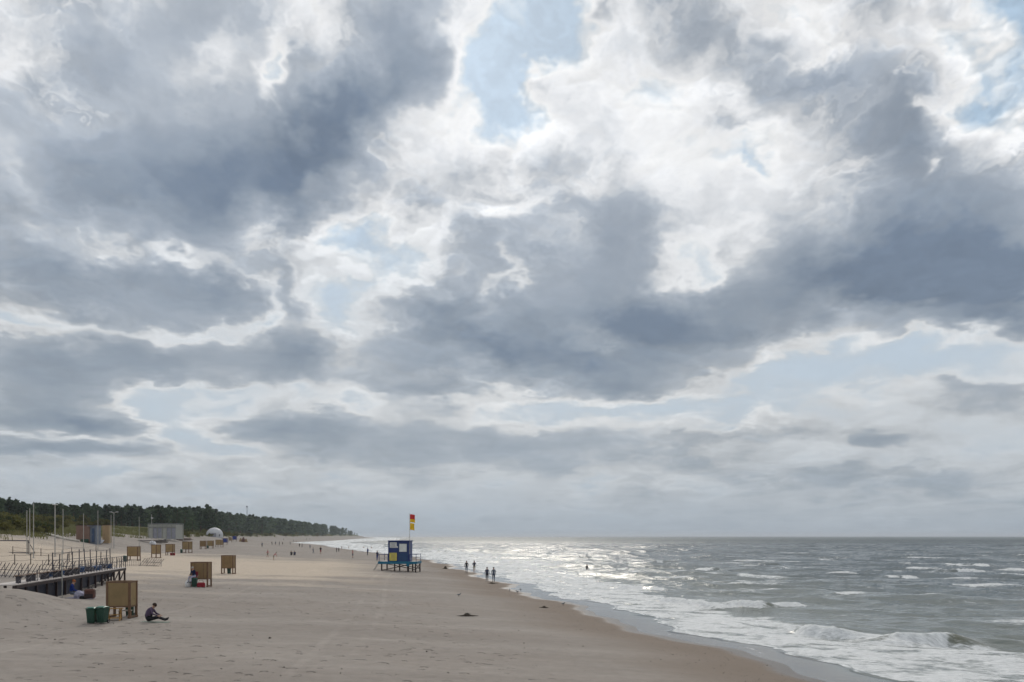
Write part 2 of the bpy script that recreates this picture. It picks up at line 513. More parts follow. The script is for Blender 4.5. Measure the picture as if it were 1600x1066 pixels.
M = {}
M['board'] = mat('tan_board', (0.25, 0.175, 0.085), 0.6, var=0.18, scale=1.2, objvar=0.12)
M['board2'] = mat('brown_board', (0.215, 0.140, 0.066), 0.6, var=0.18, scale=1.2)
M['boardblue'] = mat('blue_board', (0.02, 0.04, 0.20), 0.6, var=0.15, scale=1.5)
M['frame'] = mat('brown_timber', (0.14, 0.080, 0.046), 0.65, var=0.25, scale=5)
M['plank'] = mat('pale_plank', (0.50, 0.46, 0.40), 0.75, var=0.2, scale=3)
M['green'] = mat('green_plastic', (0.010, 0.048, 0.030), 0.45, spec=0.45, var=0.15, scale=4)
M['lid'] = mat('teal_lid', (0.025, 0.13, 0.095), 0.45, spec=0.4, var=0.12, scale=5)
M['rubber'] = mat('black_rubber', (0.015, 0.015, 0.016), 0.7)
M['crate'] = mat('ochre_wood', (0.36, 0.20, 0.06), 0.7, var=0.25, scale=6)
M['navy'] = mat('navy_paint', (0.012, 0.032, 0.14), 0.45, spec=0.4, var=0.15, scale=2)
M['navy2'] = mat('blue_paint_panel', (0.010, 0.045, 0.13), 0.45, spec=0.4, var=0.12, scale=2)
M['teal'] = mat('teal_paint', (0.010, 0.12, 0.20), 0.5, var=0.2, scale=3)
M['darkwood'] = mat('dark_timber', (0.035, 0.022, 0.022), 0.7, var=0.3, scale=5)
M['signwhite'] = mat('white_board', (0.55, 0.56, 0.56), 0.5, var=0.08, scale=4)
M['signyellow'] = mat('yellow_board', (0.55, 0.47, 0.10), 0.5, var=0.15, scale=5)
M['ink'] = mat('grey_print', (0.20, 0.21, 0.22), 0.6)
M['window'] = mat('pale_window', (0.60, 0.62, 0.60), 0.15, spec=0.6, var=0.1, scale=3)
M['red'] = mat('red_cloth', (0.50, 0.03, 0.03), 0.8, var=0.1, scale=4)
M['yellow'] = mat('yellow_cloth', (0.72, 0.45, 0.02), 0.8, var=0.1, scale=4)
M['steel'] = mat('galvanised_steel', (0.34, 0.33, 0.31), 0.5, spec=0.5, var=0.15, scale=4, metallic=0.2)
M['paint_steel'] = mat('dark_steel', (0.055, 0.05, 0.06), 0.5, spec=0.4, var=0.3, scale=6)
M['skirt'] = mat('navy_tarpaulin', (0.006, 0.008, 0.020), 0.6, var=0.3, scale=2)
M['deck'] = mat('weathered_deck', (0.52, 0.47, 0.44), 0.7, var=0.2, scale=4)
M['slatedoor'] = mat('slate_blue_door', (0.045, 0.075, 0.14), 0.55, var=0.15, scale=3)
M['kiosk'] = mat('brown_kiosk', (0.20, 0.125, 0.095), 0.7, var=0.15, scale=1)
M['kioskblue'] = mat('kiosk_blue', (0.15, 0.17, 0.21), 0.5, var=0.1, scale=2)
M['plywood'] = mat('plywood', (0.36, 0.26, 0.15), 0.7, var=0.12, scale=1.5)
M['tarp'] = mat('white_tarpaulin', (0.47, 0.47, 0.49), 0.55, var=0.06, scale=1.0)
M['greypanel'] = mat('grey_panel', (0.26, 0.26, 0.30), 0.6, var=0.15, scale=1.0)
M['scaff'] = mat('scaffold', (0.34, 0.34, 0.31), 0.55, var=0.15, scale=3)
M['rust'] = mat('red_brown_timber', (0.10, 0.045, 0.035), 0.75, var=0.3, scale=3)
M['rope'] = mat('rope', (0.12, 0.10, 0.09), 0.9)
M['weed'] = mat('seaweed', (0.045, 0.034, 0.024), 0.8, var=0.4, scale=9, bump=0.6)
M['bark'] = mat('pine_bark', (0.11, 0.065, 0.04), 0.9, var=0.35, scale=5)
M['stem'] = mat('shrub_stem', (0.10, 0.085, 0.06), 0.9, var=0.3, scale=6)
M['needles'] = leaf_mat('pine_needles', (0.040, 0.062, 0.044), (0.090, 0.122, 0.062), 0.40, 0.42)
M['leaves'] = leaf_mat('shrub_leaves', (0.080, 0.082, 0.026), (0.165, 0.150, 0.046), 0.30, 0.45)
M['leavesdark'] = leaf_mat('dark_shrub_leaves', (0.045, 0.060, 0.024), (0.100, 0.112, 0.038), 0.30, 0.42)
M['grass'] = leaf_mat('dune_grass', (0.10, 0.105, 0.035), (0.22, 0.21, 0.10), 0.0, 0.3)
for n, c in {'skin': (0.40, 0.24, 0.17), 'hair': (0.035, 0.022, 0.015), 'fair': (0.22, 0.15, 0.08), 'grey': (0.32, 0.30, 0.28),
             'ginger': (0.28, 0.10, 0.04), 'black': (0.016, 0.016, 0.02), 'navyc': (0.012, 0.018, 0.055), 'slate': (0.10, 0.12, 0.16),
             'denim': (0.03, 0.045, 0.085), 'khaki': (0.22, 0.18, 0.13), 'white': (0.62, 0.62, 0.62), 'pink': (0.42, 0.20, 0.19),
             'purple': (0.080, 0.055, 0.095), 'crimson': (0.22, 0.02, 0.03), 'blue': (0.012, 0.03, 0.16), 'palegreen': (0.24, 0.27, 0.23), 'lilac': (0.34, 0.33, 0.42)}.items():
    M[n] = mat('cloth_' + n if n not in ('skin',) else n, c, 0.8, 0.2, var=0.12, scale=8)


# ------------------------------------------------------------------ terrain
SHORE_Y = np.array([-120, -40, 0, 30.8, 38.6, 47.8, 62.8, 76.4, 97.6, 123, 160, 220, 293, 400, 502, 639, 703, 781, 1004, 1757, 2343, 3500, 9000, 60000], float)
SHORE_X = np.array([30, 18, 14.5, 11.9, 10.7, 8.0, 5.0, 2.0, -1.6, -6.2, -13.2, -28, -56, -92, -122, -178, -196, -208, -228, -340, -396, -640, -1690, -11500], float)
_ys = np.concatenate([np.arange(-120, 800, 2.0), np.geomspace(800, 60000, 400)])
_xs = np.interp(_ys, SHORE_Y, SHORE_X)
_k = np.hanning(15); _k /= _k.sum()
_xp = np.pad(_xs, 7, mode='edge')
_xs = np.convolve(_xp, _k, 'valid')


def shore(Y):
    Y = np.asarray(Y, float)
    w = 0.45 * np.sin(Y * 0.21 + 0.6) + 0.28 * np.sin(Y * 0.47 + 2.0) + 0.14 * np.sin(Y * 1.3)
    return np.interp(Y, _ys, _xs) + w * sstep(Y, 0, 25) * (1 + Y / 120) * (1 - sstep(Y, 500, 900))


PROF_D = np.array([-40, -15, -6, -2, 0, 1.5, 4, 8, 20, 30, 48, 60, 68, 77, 92, 112, 135, 170, 400, 4000], float)
PROF_Z = np.array([-1.6, -.75, -.30, -.07, .012, .09, .30, .58, 1.12, 1.32, 2.15, 2.6, 3.3, 4.9, 6.2, 8.6, 10.5, 11, 10, 10], float)
_pd = np.arange(-40, 420, 0.5); _pz = np.interp(_pd, PROF_D, PROF_Z)
_kk = np.hanning(11); _kk /= _kk.sum()
_pz2 = np.convolve(np.pad(_pz, 5, mode='edge'), _kk, 'valid')
_bl = sstep(_pd, 4, 10); _pz = _pz * (1 - _bl) + _pz2 * _bl
MOUNDS = [(-28.2, 43.6, 3.6, 4.2, 1.15), (-111, 195, 14, 16, 0.8), (-62, 100, 9, 7, 0.35), (-72, 128, 10, 8, 0.5)]


def inland(X, Y):
    d = shore(Y) - X
    return d * (1 + 0.55 * sstep(np.asarray(Y, float), 230, 520)) * (1 + 0.25 * sstep(np.asarray(Y, float), 900, 1800))


def ground(X, Y, fine=True):
    X, Y = np.asarray(X, float), np.asarray(Y, float)
    d = inland(X, Y)
    z = np.interp(d, _pd, _pz)
    up = sstep(d, 70, 100)
    z = z + up * 1.1 * fbm(X / 34, Y / 34, 3) + sstep(d, 30, 60) * 0.20 * fbm(X / 9, Y / 9, 3)
    z = z + sstep(d, 3, 14) * 0.06 * fbm(X / 6, Y / 4, 3)
    for (mx, my, rx, ry, h) in MOUNDS:
        z = z + h * np.exp(-((X - mx) / rx) ** 2 - ((Y - my) / ry) ** 2)
    return z


def gz(X, Y):
    return float(ground(np.array([X]), np.array([Y]))[0])


def at(u, v, sink=0.0):
    """where the sight line through a point of the beach meets the ground"""
    Y = np.geomspace(18, 3000, 6000)
    X = (u - 800) / F * Y
    zr = CAM_Z - (v - HORIZON) / F * Y
    hit = np.nonzero(zr <= np.maximum(ground(X, Y), 0.0))[0]
    i = hit[0] if len(hit) else len(Y) - 1
    return Vector((X[i], Y[i], max(gz(X[i], Y[i]), 0.0) - sink))


# --- sand material
def sand_material():
    m = bpy.data.materials.new('sand'); m.use_nodes = True
    t = m.node_tree; g = G(t); p = t.nodes['Principled BSDF']
    geo = t.nodes.new('ShaderNodeNewGeometry'); P = geo.outputs['Position']
    X, Y, Z = g.sep(P)
    def attr(n):
        a = t.nodes.new('ShaderNodeAttribute'); a.attribute_name = n; return a.outputs['Fac']
    d, veg = attr('inland'), attr('veg')
    streak = g.noise(g.v('MULTIPLY', P, (0.035, 0.22, 0.0)), scale=1.0, detail=6, rough=0.55)
    patch = g.noise(P, scale=0.12, detail=4, rough=0.55)
    grain = g.noise(P, scale=26.0, detail=4, rough=0.7)
    mid = g.noise(P, scale=2.2, detail=5, rough=0.6)
    dry = g.ramp(streak, [(0.30, (0.245, 0.216, 0.192)), (0.52, (0.268, 0.238, 0.212)), (0.74, (0.322, 0.288, 0.257))])
    dry = g.mix(g.mul(g.step(patch, 0.45, 0.70), 0.45), dry, (0.238, 0.202, 0.174))
    # sunlit strip across the middle of the beach, painted in as paler, warmer sand
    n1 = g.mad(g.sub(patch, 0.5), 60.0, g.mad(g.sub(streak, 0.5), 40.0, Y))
    sunlit_belt = g.mul(g.step(n1, 66, 92), g.sub(1.0, g.step(n1, 125, 165)))
    sunlit_belt = g.mul(sunlit_belt, g.step(d, 10, 24))
    dry = g.mix(g.mul(sunlit_belt, 0.70), dry, (0.55, 0.455, 0.355))
    dry = g.v('SCALE', dry, g.mad(g.sub(mid, 0.5), 0.30, 1.06))
    dry = g.v('SCALE', dry, g.mad(g.sub(g.noise(g.v('MULTIPLY', P, (0.5, 1.6, 0.0)), scale=0.9, detail=5, rough=0.65), 0.5), 0.34, 1.0))
    dry = g.v('SCALE', dry, g.mad(g.sub(grain, 0.5), 0.30, 1.0))
    # wheel tracks of a beach vehicle, a shade paler where dry sand drifted in
    tr = None
    for (x0, k, wv_) in ((-4.5, -0.095, 1.3), (-6.1, -0.095, 1.3), (-20.5, -0.03, 2.6)):
        cx = g.add(g.mad(Y, k, x0), g.mul(g.m('SINE', g.mul(Y, 0.045)), wv_))
        q = g.m('ABSOLUTE', g.sub(X, cx))
        w_ = g.step(q, 0.10, 0.26, 1.0, 0.0)
        tr = w_ if tr is None else g.m('MAXIMUM', tr, w_)
    tr = g.mul(tr, g.step(g.noise(P, scale=0.35, detail=3), 0.40, 0.60))
    dry = g.v('SCALE', dry, g.mad(tr, 0.11, 1.0))
    # damp, then wet towards the water
    dn = g.mad(g.sub(patch, 0.5), 5.0, g.mad(g.sub(mid, 0.5), 1.2, d))
    damp = g.step(dn, 2.0, 9.0, 1.0, 0.0)
    c = g.mix(g.mul(damp, 0.80), dry, (0.205, 0.162, 0.128))
    wet = g.step(g.mad(g.sub(mid, 0.5), 0.5, d), 0.25, 1.1, 1.0, 0.0)
    c = g.mix(g.mul(wet, 0.85), c, (0.115, 0.092, 0.074))
    # ground under the dune plants
    vn = g.step(g.mad(g.sub(patch, 0.5), 0.9, g.mad(g.sub(mid, 0.5), 0.5, veg)), 0.35, 0.65)
    vc = g.ramp(mid, [(0.3, (0.070, 0.074, 0.030)), (0.7, (0.135, 0.130, 0.058))])
    c = g.mix(vn, c, vc)
    g.put(p.inputs['Base Color'], c)
    g.put(p.inputs['Roughness'], g.mad(wet, -0.55, 0.9))
    g.put(p.inputs['Specular IOR Level'], g.mad(wet, 0.4, 0.1))
    # trodden surface
    vo = t.nodes.new('ShaderNodeTexVoronoi'); vo.feature = 'SMOOTH_F1'; vo.inputs['Scale'].default_value = 1.5
    g.put(vo.inputs['Vector'], g.v('ADD', P, g.v('SCALE', g.noise(P, scale=1.1, detail=2, out='Color'), 0.6)))
    tread = g.step(vo.outputs[0], 0.06, 0.26)
    dryk = g.step(d, 5, 14)
    h = g.add(g.mul(mid, 0.5), g.mul(grain, 0.06))
    h = g.mad(g.mul(tread, dryk), g.mul(g.step(patch, 0.34, 0.52), 1.15), h)
    b = t.nodes.new('ShaderNodeBump'); b.inputs['Distance'].default_value = 0.12
    g.put(b.inputs['Strength'], g.mad(dryk, 0.85, 0.15))
    g.put(b.inputs['Height'], h); g.put(p.inputs['Normal'], b.outputs[0])
    return m


def build_ground():
    rows = [-60.0, -30, -10, 0, 8, 14, 18]
    y = 20.0
    while y < 9000:
        rows.append(y); y += max(0.3, 0.0085 * y) if y < 3200 else 0.1 * y
    rows = np.array(rows)
    ds = np.concatenate([np.linspace(-20, -4, 9), np.arange(-3, 84, 0.45), 84 + np.cumsum(np.linspace(0.6, 14, 70)), [900, 1500, 3000]])
    Y = np.repeat(rows[:, None], len(ds), 1)
    scale = (1 + 0.55 * sstep(Y, 230, 520)) * (1 + 0.25 * sstep(Y, 900, 1800))
    X = shore(Y) - ds[None, :] / scale
    d = np.repeat(ds[None, :], len(rows), 0)
    Z = ground(X, Y)
    near = 1 - sstep(Y, 90, 200)
    Z = Z + near * sstep(d, 5, 14) * (0.050 * fbm(X / 1.3, Y / 1.1, 3) + 0.028 * fbm(X / 0.5 + 9, Y / 0.5, 2))
    vegn = fbm(X / 20, Y / 20, 3)
    veg = sstep(d + 16 * vegn, 84, 104)
    v = np.stack([X, Y, Z], -1).reshape(-1, 3)
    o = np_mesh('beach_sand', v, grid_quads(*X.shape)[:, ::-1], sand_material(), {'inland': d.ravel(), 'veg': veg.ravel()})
    tag(o, 'pale grey brown sandy beach rising to grassy dunes', 'beach', kind='structure')


build_ground()


# ------------------------------------------------------------------ sea
def sea_material():
    m = bpy.data.materials.new('sea_water'); m.use_nodes = True
    t = m.node_tree; g = G(t); t.nodes.clear()
    geo = t.nodes.new('ShaderNodeNewGeometry'); P = geo.outputs['Position']
    X, Y, Z = g.sep(P)
    def attr(n):
        a = t.nodes.new('ShaderNodeAttribute'); a.attribute_name = n; return a.outputs['Fac']
    foam, off, face = attr('foam'), attr('offshore'), attr('face')
    dist = g.v('LENGTH', P, out='v')
    # axes along and across the crests
    ca, sa = 0.90, -0.44
    al = g.add(g.mul(X, ca), g.mul(Y, sa)); ac = g.add(g.mul(X, -sa), g.mul(Y, ca))
    C = g.xyz(g.mul(al, 0.42), ac, 0.0)
    rip = g.noise(C, scale=2.4, detail=4, rough=0.62)
    chop = g.noise(C, scale=0.50, detail=4, rough=0.55)
    sw = g.noise(C, scale=0.075, detail=3, rough=0.5)
    fars = g.step(dist, 60, 420)
    ripk = g.sub(1.0, g.mul(g.step(off, 2.5, 5.0, 1.0, 0.0), 0.92))
    h = g.add(g.mul(g.mul(rip, ripk), g.mad(g.step(dist, 50, 140), 0.06, 0.075)), g.add(g.mul(chop, g.mul(ripk, g.mad(fars, 0.58, 0.27))), g.mul(sw, g.mul(fars, 3.0))))
    b = t.nodes.new('ShaderNodeBump'); b.inputs['Strength'].default_value = 1.0; b.inputs['Distance'].default_value = 1.0
    g.put(b.inputs['Height'], h)
    # water body colour
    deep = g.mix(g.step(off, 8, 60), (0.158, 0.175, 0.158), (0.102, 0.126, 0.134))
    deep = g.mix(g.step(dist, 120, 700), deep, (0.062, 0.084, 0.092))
    deep = g.mix(g.mul(face, g.mad(chop, 0.7, 0.35)), deep, (0.120, 0.112, 0.050))
    deep = g.mix(g.step(off, 1.0, 3.5, 1.0, 0.0), deep, (0.13, 0.115, 0.10))
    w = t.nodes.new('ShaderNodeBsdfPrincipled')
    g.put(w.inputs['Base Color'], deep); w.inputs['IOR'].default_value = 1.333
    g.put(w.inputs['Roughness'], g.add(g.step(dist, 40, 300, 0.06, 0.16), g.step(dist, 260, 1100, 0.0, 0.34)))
    g.put(w.inputs['Normal'], b.outputs[0])
    # foam
    fn1 = g.noise(g.xyz(g.mul(al, 0.55), ac, 0.0), scale=1.6, detail=7, rough=0.68, dist=0.6)
    fn2 = g.noise(g.xyz(g.mul(al, 0.35), ac, 0.0), scale=7.0, detail=4, rough=0.65, dist=0.4)
    fn = g.add(g.mul(fn1, 0.65), g.mul(fn2, 0.35))
    thr = g.mad(foam, -0.46, 0.77)
    mask = g.step(g.sub(fn, thr), -0.10, 0.13)
    mask = g.mul(mask, g.step(foam, 0.0, 0.10))
    fd = t.nodes.new('ShaderNodeBsdfPrincipled')
    g.put(fd.inputs['Base Color'], g.ramp(fn2, [(0.3, (0.44, 0.455, 0.46)), (0.68, (0.80, 0.81, 0.81))]))
    fd.inputs['Roughness'].default_value = 0.75
    fb = t.nodes.new('ShaderNodeBump'); fb.inputs['Strength'].default_value = 0.8; fb.inputs['Distance'].default_value = 0.18
    g.put(fb.inputs['Height'], fn); g.put(fd.inputs['Normal'], fb.outputs[0])
    mx = t.nodes.new('ShaderNodeMixShader'); g.put(mx.inputs[0], mask)
    t.links.new(w.outputs[0], mx.inputs[1]); t.links.new(fd.outputs[0], mx.inputs[2])
    o = t.nodes.new('ShaderNodeOutputMaterial'); t.links.new(mx.outputs[0], o.inputs[0])
    return m


# breaking crests: left end, right end (as seen from the beach at sea level), height, shoreward width, seaward width, foam share
def sea_pt(u, v):
    Y = F * CAM_Z / (v - HORIZON)
    return ((u - 800) / F * Y, Y)


BREAKERS = [
    (sea_pt(1000, 941), sea_pt(1130, 950), .62, .55, 1.5, .95), (sea_pt(1110, 949), sea_pt(1225, 951), .66, .6, 1.6, .72), (sea_pt(1190, 951), sea_pt(1262, 947), .5, .5, 1.2, .95),
    (sea_pt(1240, 986), sea_pt(1345, 999), .55, .55, 1.3, 1.0), (sea_pt(1330, 998), sea_pt(1560, 1006), .52, .60, 1.6, .48), (sea_pt(1330, 1004), sea_pt(1450, 1008), .18, .4, .5, 1.0),
    (sea_pt(860, 908), sea_pt(960, 916), .40, .6, 1.5, .9), (sea_pt(930, 917), sea_pt(1080, 925), .40, .6, 1.5, .7), (sea_pt(700, 884), sea_pt(860, 892), .45, .8, 2.0, .9),
    (sea_pt(1300, 934), sea_pt(1360, 938), .35, .6, 1.4, .8), (sea_pt(1270, 928), sea_pt(1360, 931), .38, .7, 1.6, .4),
    (sea_pt(1420, 897), sea_pt(1580, 896), .85, 1.2, 3.0, .55), (sea_pt(1450, 886), sea_pt(1570, 887), .8, 1.3, 3.2, .75), (sea_pt(1380, 903), sea_pt(1430, 903), .5, 1.0, 2.4, .7),
    (sea_pt(1150, 884), sea_pt(1240, 885), .75, 1.3, 3.0, .25), (sea_pt(1080, 891), sea_pt(1140, 893), .6, 1.1, 2.5, .6), (sea_pt(1190, 890), sea_pt(1250, 889), .5, 1.1, 2.4, .4),
    (sea_pt(1000, 880), sea_pt(1080, 880), .6, 1.3, 3, .4), (sea_pt(880, 873), sea_pt(960, 873), .6, 1.5, 3.2, .5), (sea_pt(720, 868), sea_pt(830, 870), .6, 1.5, 3.2, .7), (sea_pt(1260, 873), sea_pt(1340, 873), .6, 1.5, 3.2, .4),
    (sea_pt(820, 880), sea_pt(900, 882), .5, 1.2, 2.6, .6), (sea_pt(980, 898), sea_pt(1060, 901), .45, 1.0, 2.2, .6), (sea_pt(1480, 920), sea_pt(1600, 921), .35, .8, 2.0, .5), (sea_pt(1100, 912), sea_pt(1180, 913), .35, .8, 1.8, .7),
    (sea_pt(1060, 962), sea_pt(1210, 985), .16, .5, .8, .9), (sea_pt(1480, 1030), sea_pt(1620, 1036), .26, .5, .9, .9), (sea_pt(1280, 1012), sea_pt(1400, 1024), .12, .4, .8, .9),
    (sea_pt(540, 857), sea_pt(640, 861), .6, 1.6, 3.5, .9), (sea_pt(470, 849), sea_pt(600, 852), .7, 2.5, 5, .9), (sea_pt(620, 863), sea_pt(740, 872), .5, 1.2, 2.6, .9),
]


def build_sea():
    rows, y = [], 14.0
    while y < 45000:
        rows.append(y)
        y += max(0.17, 0.0042 * y) if y < 1500 else (0.012 * y if y < 5000 else 0.05 * y)
    rows = np.array(rows)
    nc = 460
    tau = np.linspace(0, 1, nc); tau = 0.55 * tau + 0.45 * tau ** 2
    Y = np.repeat(rows[:, None], nc, 1)
    sx = shore(rows)[:, None]
    left = sx - 1.2
    right = 0.80 * rows[:, None] + 22
    X = left + tau[None, :] * (right - left)
    slope = np.gradient(shore(rows), rows)[:, None]
    s = (X - sx) / np.sqrt(1 + np.clip(slope, -.6, .6) ** 2)
    k = np.array([-.44, -.90])
    ac = X * k[0] + Y * k[1]
    al = X * -k[1] + Y * k[0]
    depth = sstep(s, 3.0, 22) * 0.9 + 0.1 * sstep(s, 1.8, 5)
    z = np.zeros_like(X)
    r = np.random.default_rng(3)
    for L in [31, 23, 17, 13.5, 10, 7.7, 6.1, 4.6, 3.5, 2.7, 2.0, 1.5]:
        for _ in range(2):
            a = 0.0150 * L ** 0.72 * r.uniform(.7, 1.2)
            th = r.normal(0, 0.34)
            dx, dy = k[0] * math.cos(th) - k[1] * math.sin(th), k[0] * math.sin(th) + k[1] * math.cos(th)
            ph = 2 * math.pi / L * (X * dx + Y * dy) + r.uniform(0, 6.28)
            res = 1 - sstep(Y * 0.0042 * 3, L * 0.8, L * 2.0)           # only waves the sheet can carry
            env = 0.65 + 0.7 * perlin(al / (L * 4) + L, ac / (L * 3) + 3.3 * L)
            z += a * env * (np.exp(1.1 * np.sin(ph)) - 1.2) * res
    open_z = z.copy()
    z = z * depth
    # foam of the open sea: the sharpest crests
    up = np.clip((open_z - 0.15) / 0.35, 0, 1)
    cap = sstep(fbm(al / 11, ac / 5, 3), -0.02, 0.30) * up
    foam = 0.85 * cap * sstep(s, 8, 16) * (1 - 0.35 * sstep(Y, 110, 260))
    foam = np.maximum(foam, 0.36 * sstep(fbm(al / 7 + 3, ac / 1.6, 3), 0.12, 0.45) * sstep(s, 6, 14) * (1 - sstep(s, 45, 80)))
    # surf zone
    wob = 1.5 * fbm(al / 5, ac / 5, 3)
    outer = 11.8 + 3.0 * fbm(al / 7 + 9, ac / 9 + 4, 3) + 1.2 * np.sin(al / 6.0) + np.clip((Y - 90) * 0.10, 0, 16) + np.clip((Y - 400) * .08, 0, 60)
    edge = 2.6 + 0.9 * fbm(Y / 5, Y * 0 + 2.2, 3) + 0.8 * np.sin(Y / 4.3 + 1) * 0.6 + np.clip((Y - 60) * -0.012, -1.2, 0)
    edge = np.maximum(edge, 0.7)
    surf = sstep(s, edge, edge + 0.35) * (1 - sstep(s, outer - 1.0, outer + 1.4))
    tex = fbm(al / 3.2 + 5, ac / 1.5 + 8, 4)
    foam = np.maximum(foam, surf * np.clip(0.76 + 0.62 * tex, 0.20, 1.0))
    z += surf * (0.05 * fbm(al / 1.4, ac / 0.7, 3) + 0.05 * np.abs(fbm(al / 2.6, ac / 1.2, 2)))
    line = np.exp(-((s - edge - 0.10) / 0.16) ** 2)
    foam = np.maximum(foam, 0.95 * line * sstep(fbm(Y / 2.0, Y * 0 + 7, 2), -0.25, 0.1))
    line2 = np.exp(-((s - edge * 0.45 - 0.5 * wob) / 0.10) ** 2) * sstep(fbm(Y / 6.0 + 40, Y * 0 + 3, 2), 0.05, 0.3)
    foam = np.maximum(foam, 0.55 * line2 * (Y < 140))
    z += 0.03 * line
    # breakers
    face = np.zeros_like(X)
    for i, ((x0, y0), (x1, y1), h, wf, wb, ff) in enumerate(BREAKERS):
        tx, ty = x1 - x0, y1 - y0; Ln = math.hypot(tx, ty); tx /= Ln; ty /= Ln
        nx, ny = ty, -tx                                              # towards the beach / viewer
        rx, ry = X - x0, Y - y0
        a = rx * tx + ry * ty
        bsel = (a > -2) & (a < Ln + 2) & (np.abs(rx * nx + ry * ny) < 5 * wb + 3)
        if not bsel.any(): continue
        a = a[bsel]; nrm = (rx * nx + ry * ny)[bsel]
        e = max(1.0, 0.34 * Ln)
        win = sstep(a, -0.5, e) * (1 - sstep(a, Ln - e, Ln + .5))
        nrm = nrm + 0.5 * wf * fbm(a / 2.2 + 13 * i, a * 0 + i, 3) + 0.9 * wf * np.sin(a / Ln * 5 + i)
        hh = h * (0.85 + 0.35 * perlin(a / 1.7 + i * 7, a * 0 + .5))
        prof = np.where(nrm > 0, np.exp(-(np.abs(nrm) / wf) ** 2.2), np.exp(-(nrm / wb) ** 2))
        zz = hh * prof * win
        far = y0 > 85
        z[bsel] = np.maximum(z[bsel], z[bsel] * (1 - prof * win) + zz)
        face[bsel] = np.maximum(face[bsel], win * np.where(nrm > -0.25 * wb, np.exp(-((nrm - 0.35 * wf) / (0.9 * wf)) ** 2), 0) * np.clip(.8 + .8 * fbm(a / .7 + 5 * i, nrm / .5, 3), 0, 1))
        share = sstep(fbm(a / 1.8 + 31 * i, a * 0 + 4.4, 3) * 0.9 + ff, 0.35, 0.75)
        crest = np.exp(-((nrm + 0.05) / (0.30 * wf)) ** 2) * 0.7 * win * sstep(fbm(a / .9 + 3 * i, a * 0, 2) + .25, 0, .3)
        fr = win * share * sstep(nrm, -0.45 * wf, 0.0) * (1 - sstep(nrm, 1.2 * wf, 2.2 * wf))
        toe = win * np.exp(-((nrm - 1.25 * wf) / (0.45 * wf)) ** 2) * 0.85 * sstep(fbm(a / 1.1 + 17 * i, a * 0 + 2, 2) + ff * .6, 0.1, 0.35)
        foam[bsel] = np.maximum(foam[bsel], np.maximum(np.maximum(fr * 1.0, crest), toe))
        lump = fr * (0.22 * h * fbm(a / .5 + i, nrm / .35, 3)) + 0.10 * h * win * prof * fbm(a / .8 + 3 * i, nrm / .9, 3)
        z[bsel] += lump
        face[bsel] *= (1 - 0.9 * np.clip(fr, 0, 1))
        if far:
            face[bsel] *= 0.35
    z = np.where(s < 0, np.minimum(z, 0.0), z)
    v = np.stack([X, Y, z], -1).reshape(-1, 3)
    o = np_mesh('sea', v, grid_quads(*X.shape), sea_material(), {'foam': np.clip(foam, 0, 1).ravel(), 'offshore': s.ravel(), 'face': np.clip(face, 0, 1).ravel()})
    tag(o, 'grey green sea with breaking waves and a broad band of foam', 'sea', kind='structure')


build_sea()

# ------------------------------------------------------------------ trees, shrubs, dune grass
SKY_U = [-200, -50, 0, 30, 50, 100, 160, 200, 260, 290, 320, 350, 400, 440, 480, 520, 540, 552, 562, 590]
SKY_V = [770, 772, 774, 779, 783, 785, 787, 787, 789, 788, 785, 791, 797, 803, 808, 816, 824, 830, 835, 838]


def sky_v(u):
    return float(np.interp(u, SKY_U, SKY_V))


def leaf_cloud(r, clumps, n_each, size, flat=0.6, seed=0, tri=False):
    """small randomly turned faces spread through several clumps; returns verts, quads"""
    q = np.random.default_rng(seed); V = []
    for (cx, cy, cz, rx, ry, rz) in clumps:
        p = q.normal(size=(n_each, 3)); p /= np.linalg.norm(p, axis=1, keepdims=True)
        p *= (q.random((n_each, 1)) ** 0.45)
        c = np.array([cx, cy, cz]) + p * np.array([rx, ry, rz])
        a = q.normal(size=(n_each, 3)); a /= np.linalg.norm(a, axis=1, keepdims=True)
        b = np.cross(a, q.normal(size=(n_each, 3))); b /= np.linalg.norm(b, axis=1, keepdims=True)
        a[:, 2] *= flat
        s = size * q.uniform(0.6, 1.3, (n_each, 1))
        for k1, k2 in ((-1, -.6), (1, -.35), (.8, .7), (-.7, .5)):
            V.append(c + a * s * k1 + b * s * k2)
    # regroup quads
    out = []
    for ci in range(len(clumps)):
        blk = V[ci * 4:(ci + 1) * 4]
        out.append(np.stack(blk, 1).reshape(-1, 3))
    v = np.concatenate(out); return v, np.arange(len(v)).reshape(-1, 4)


def pine_shape(seed, n_each=26, size=0.055, low=0.22):
    """crown of a wind-bent dune pine in a unit height box"""
    q = random.Random(seed); cl = []
    lean = q.uniform(0.02, 0.10); wide = q.uniform(.17, .30)
    for i in range(13):
        t = i / 12
        z = low + (.94 - low) * t
        w = wide * (1 - t) ** q.choice((.45, .6, .8)) + 0.07
        a = i * 2.4 + q.random()
        rr = w * q.uniform(0.35, 0.95)
        cl.append((lean * t + math.cos(a) * rr, math.sin(a) * rr, z, w * .62, w * .62, 0.065 * q.uniform(.8, 1.3)))
    v, f = leaf_cloud(None, cl, n_each, size, seed=seed)
    return v, f, lean, cl


def shrub_shape(seed, n_each=40, size=0.07):
    q = random.Random(seed); cl = []
    for i in range(11):
        a = q.uniform(0, 6.28); rr = q.uniform(0, 0.62)
        z = q.uniform(0.25, 0.80) * (1 - 0.45 * rr)
        cl.append((math.cos(a) * rr, math.sin(a) * rr, z, 0.28, 0.28, 0.20))
    v, f = leaf_cloud(None, cl, n_each, size, seed=seed, flat=1.0)
    return v, f, cl


def mesh_only(name, v, f, m, smooth=False):
    me = bpy.data.meshes.new(name); me.from_pydata(v.tolist() if hasattr(v, 'tolist') else v, [], f.tolist() if hasattr(f, 'tolist') else f)
    me.materials.append(m); me.update()
    return me


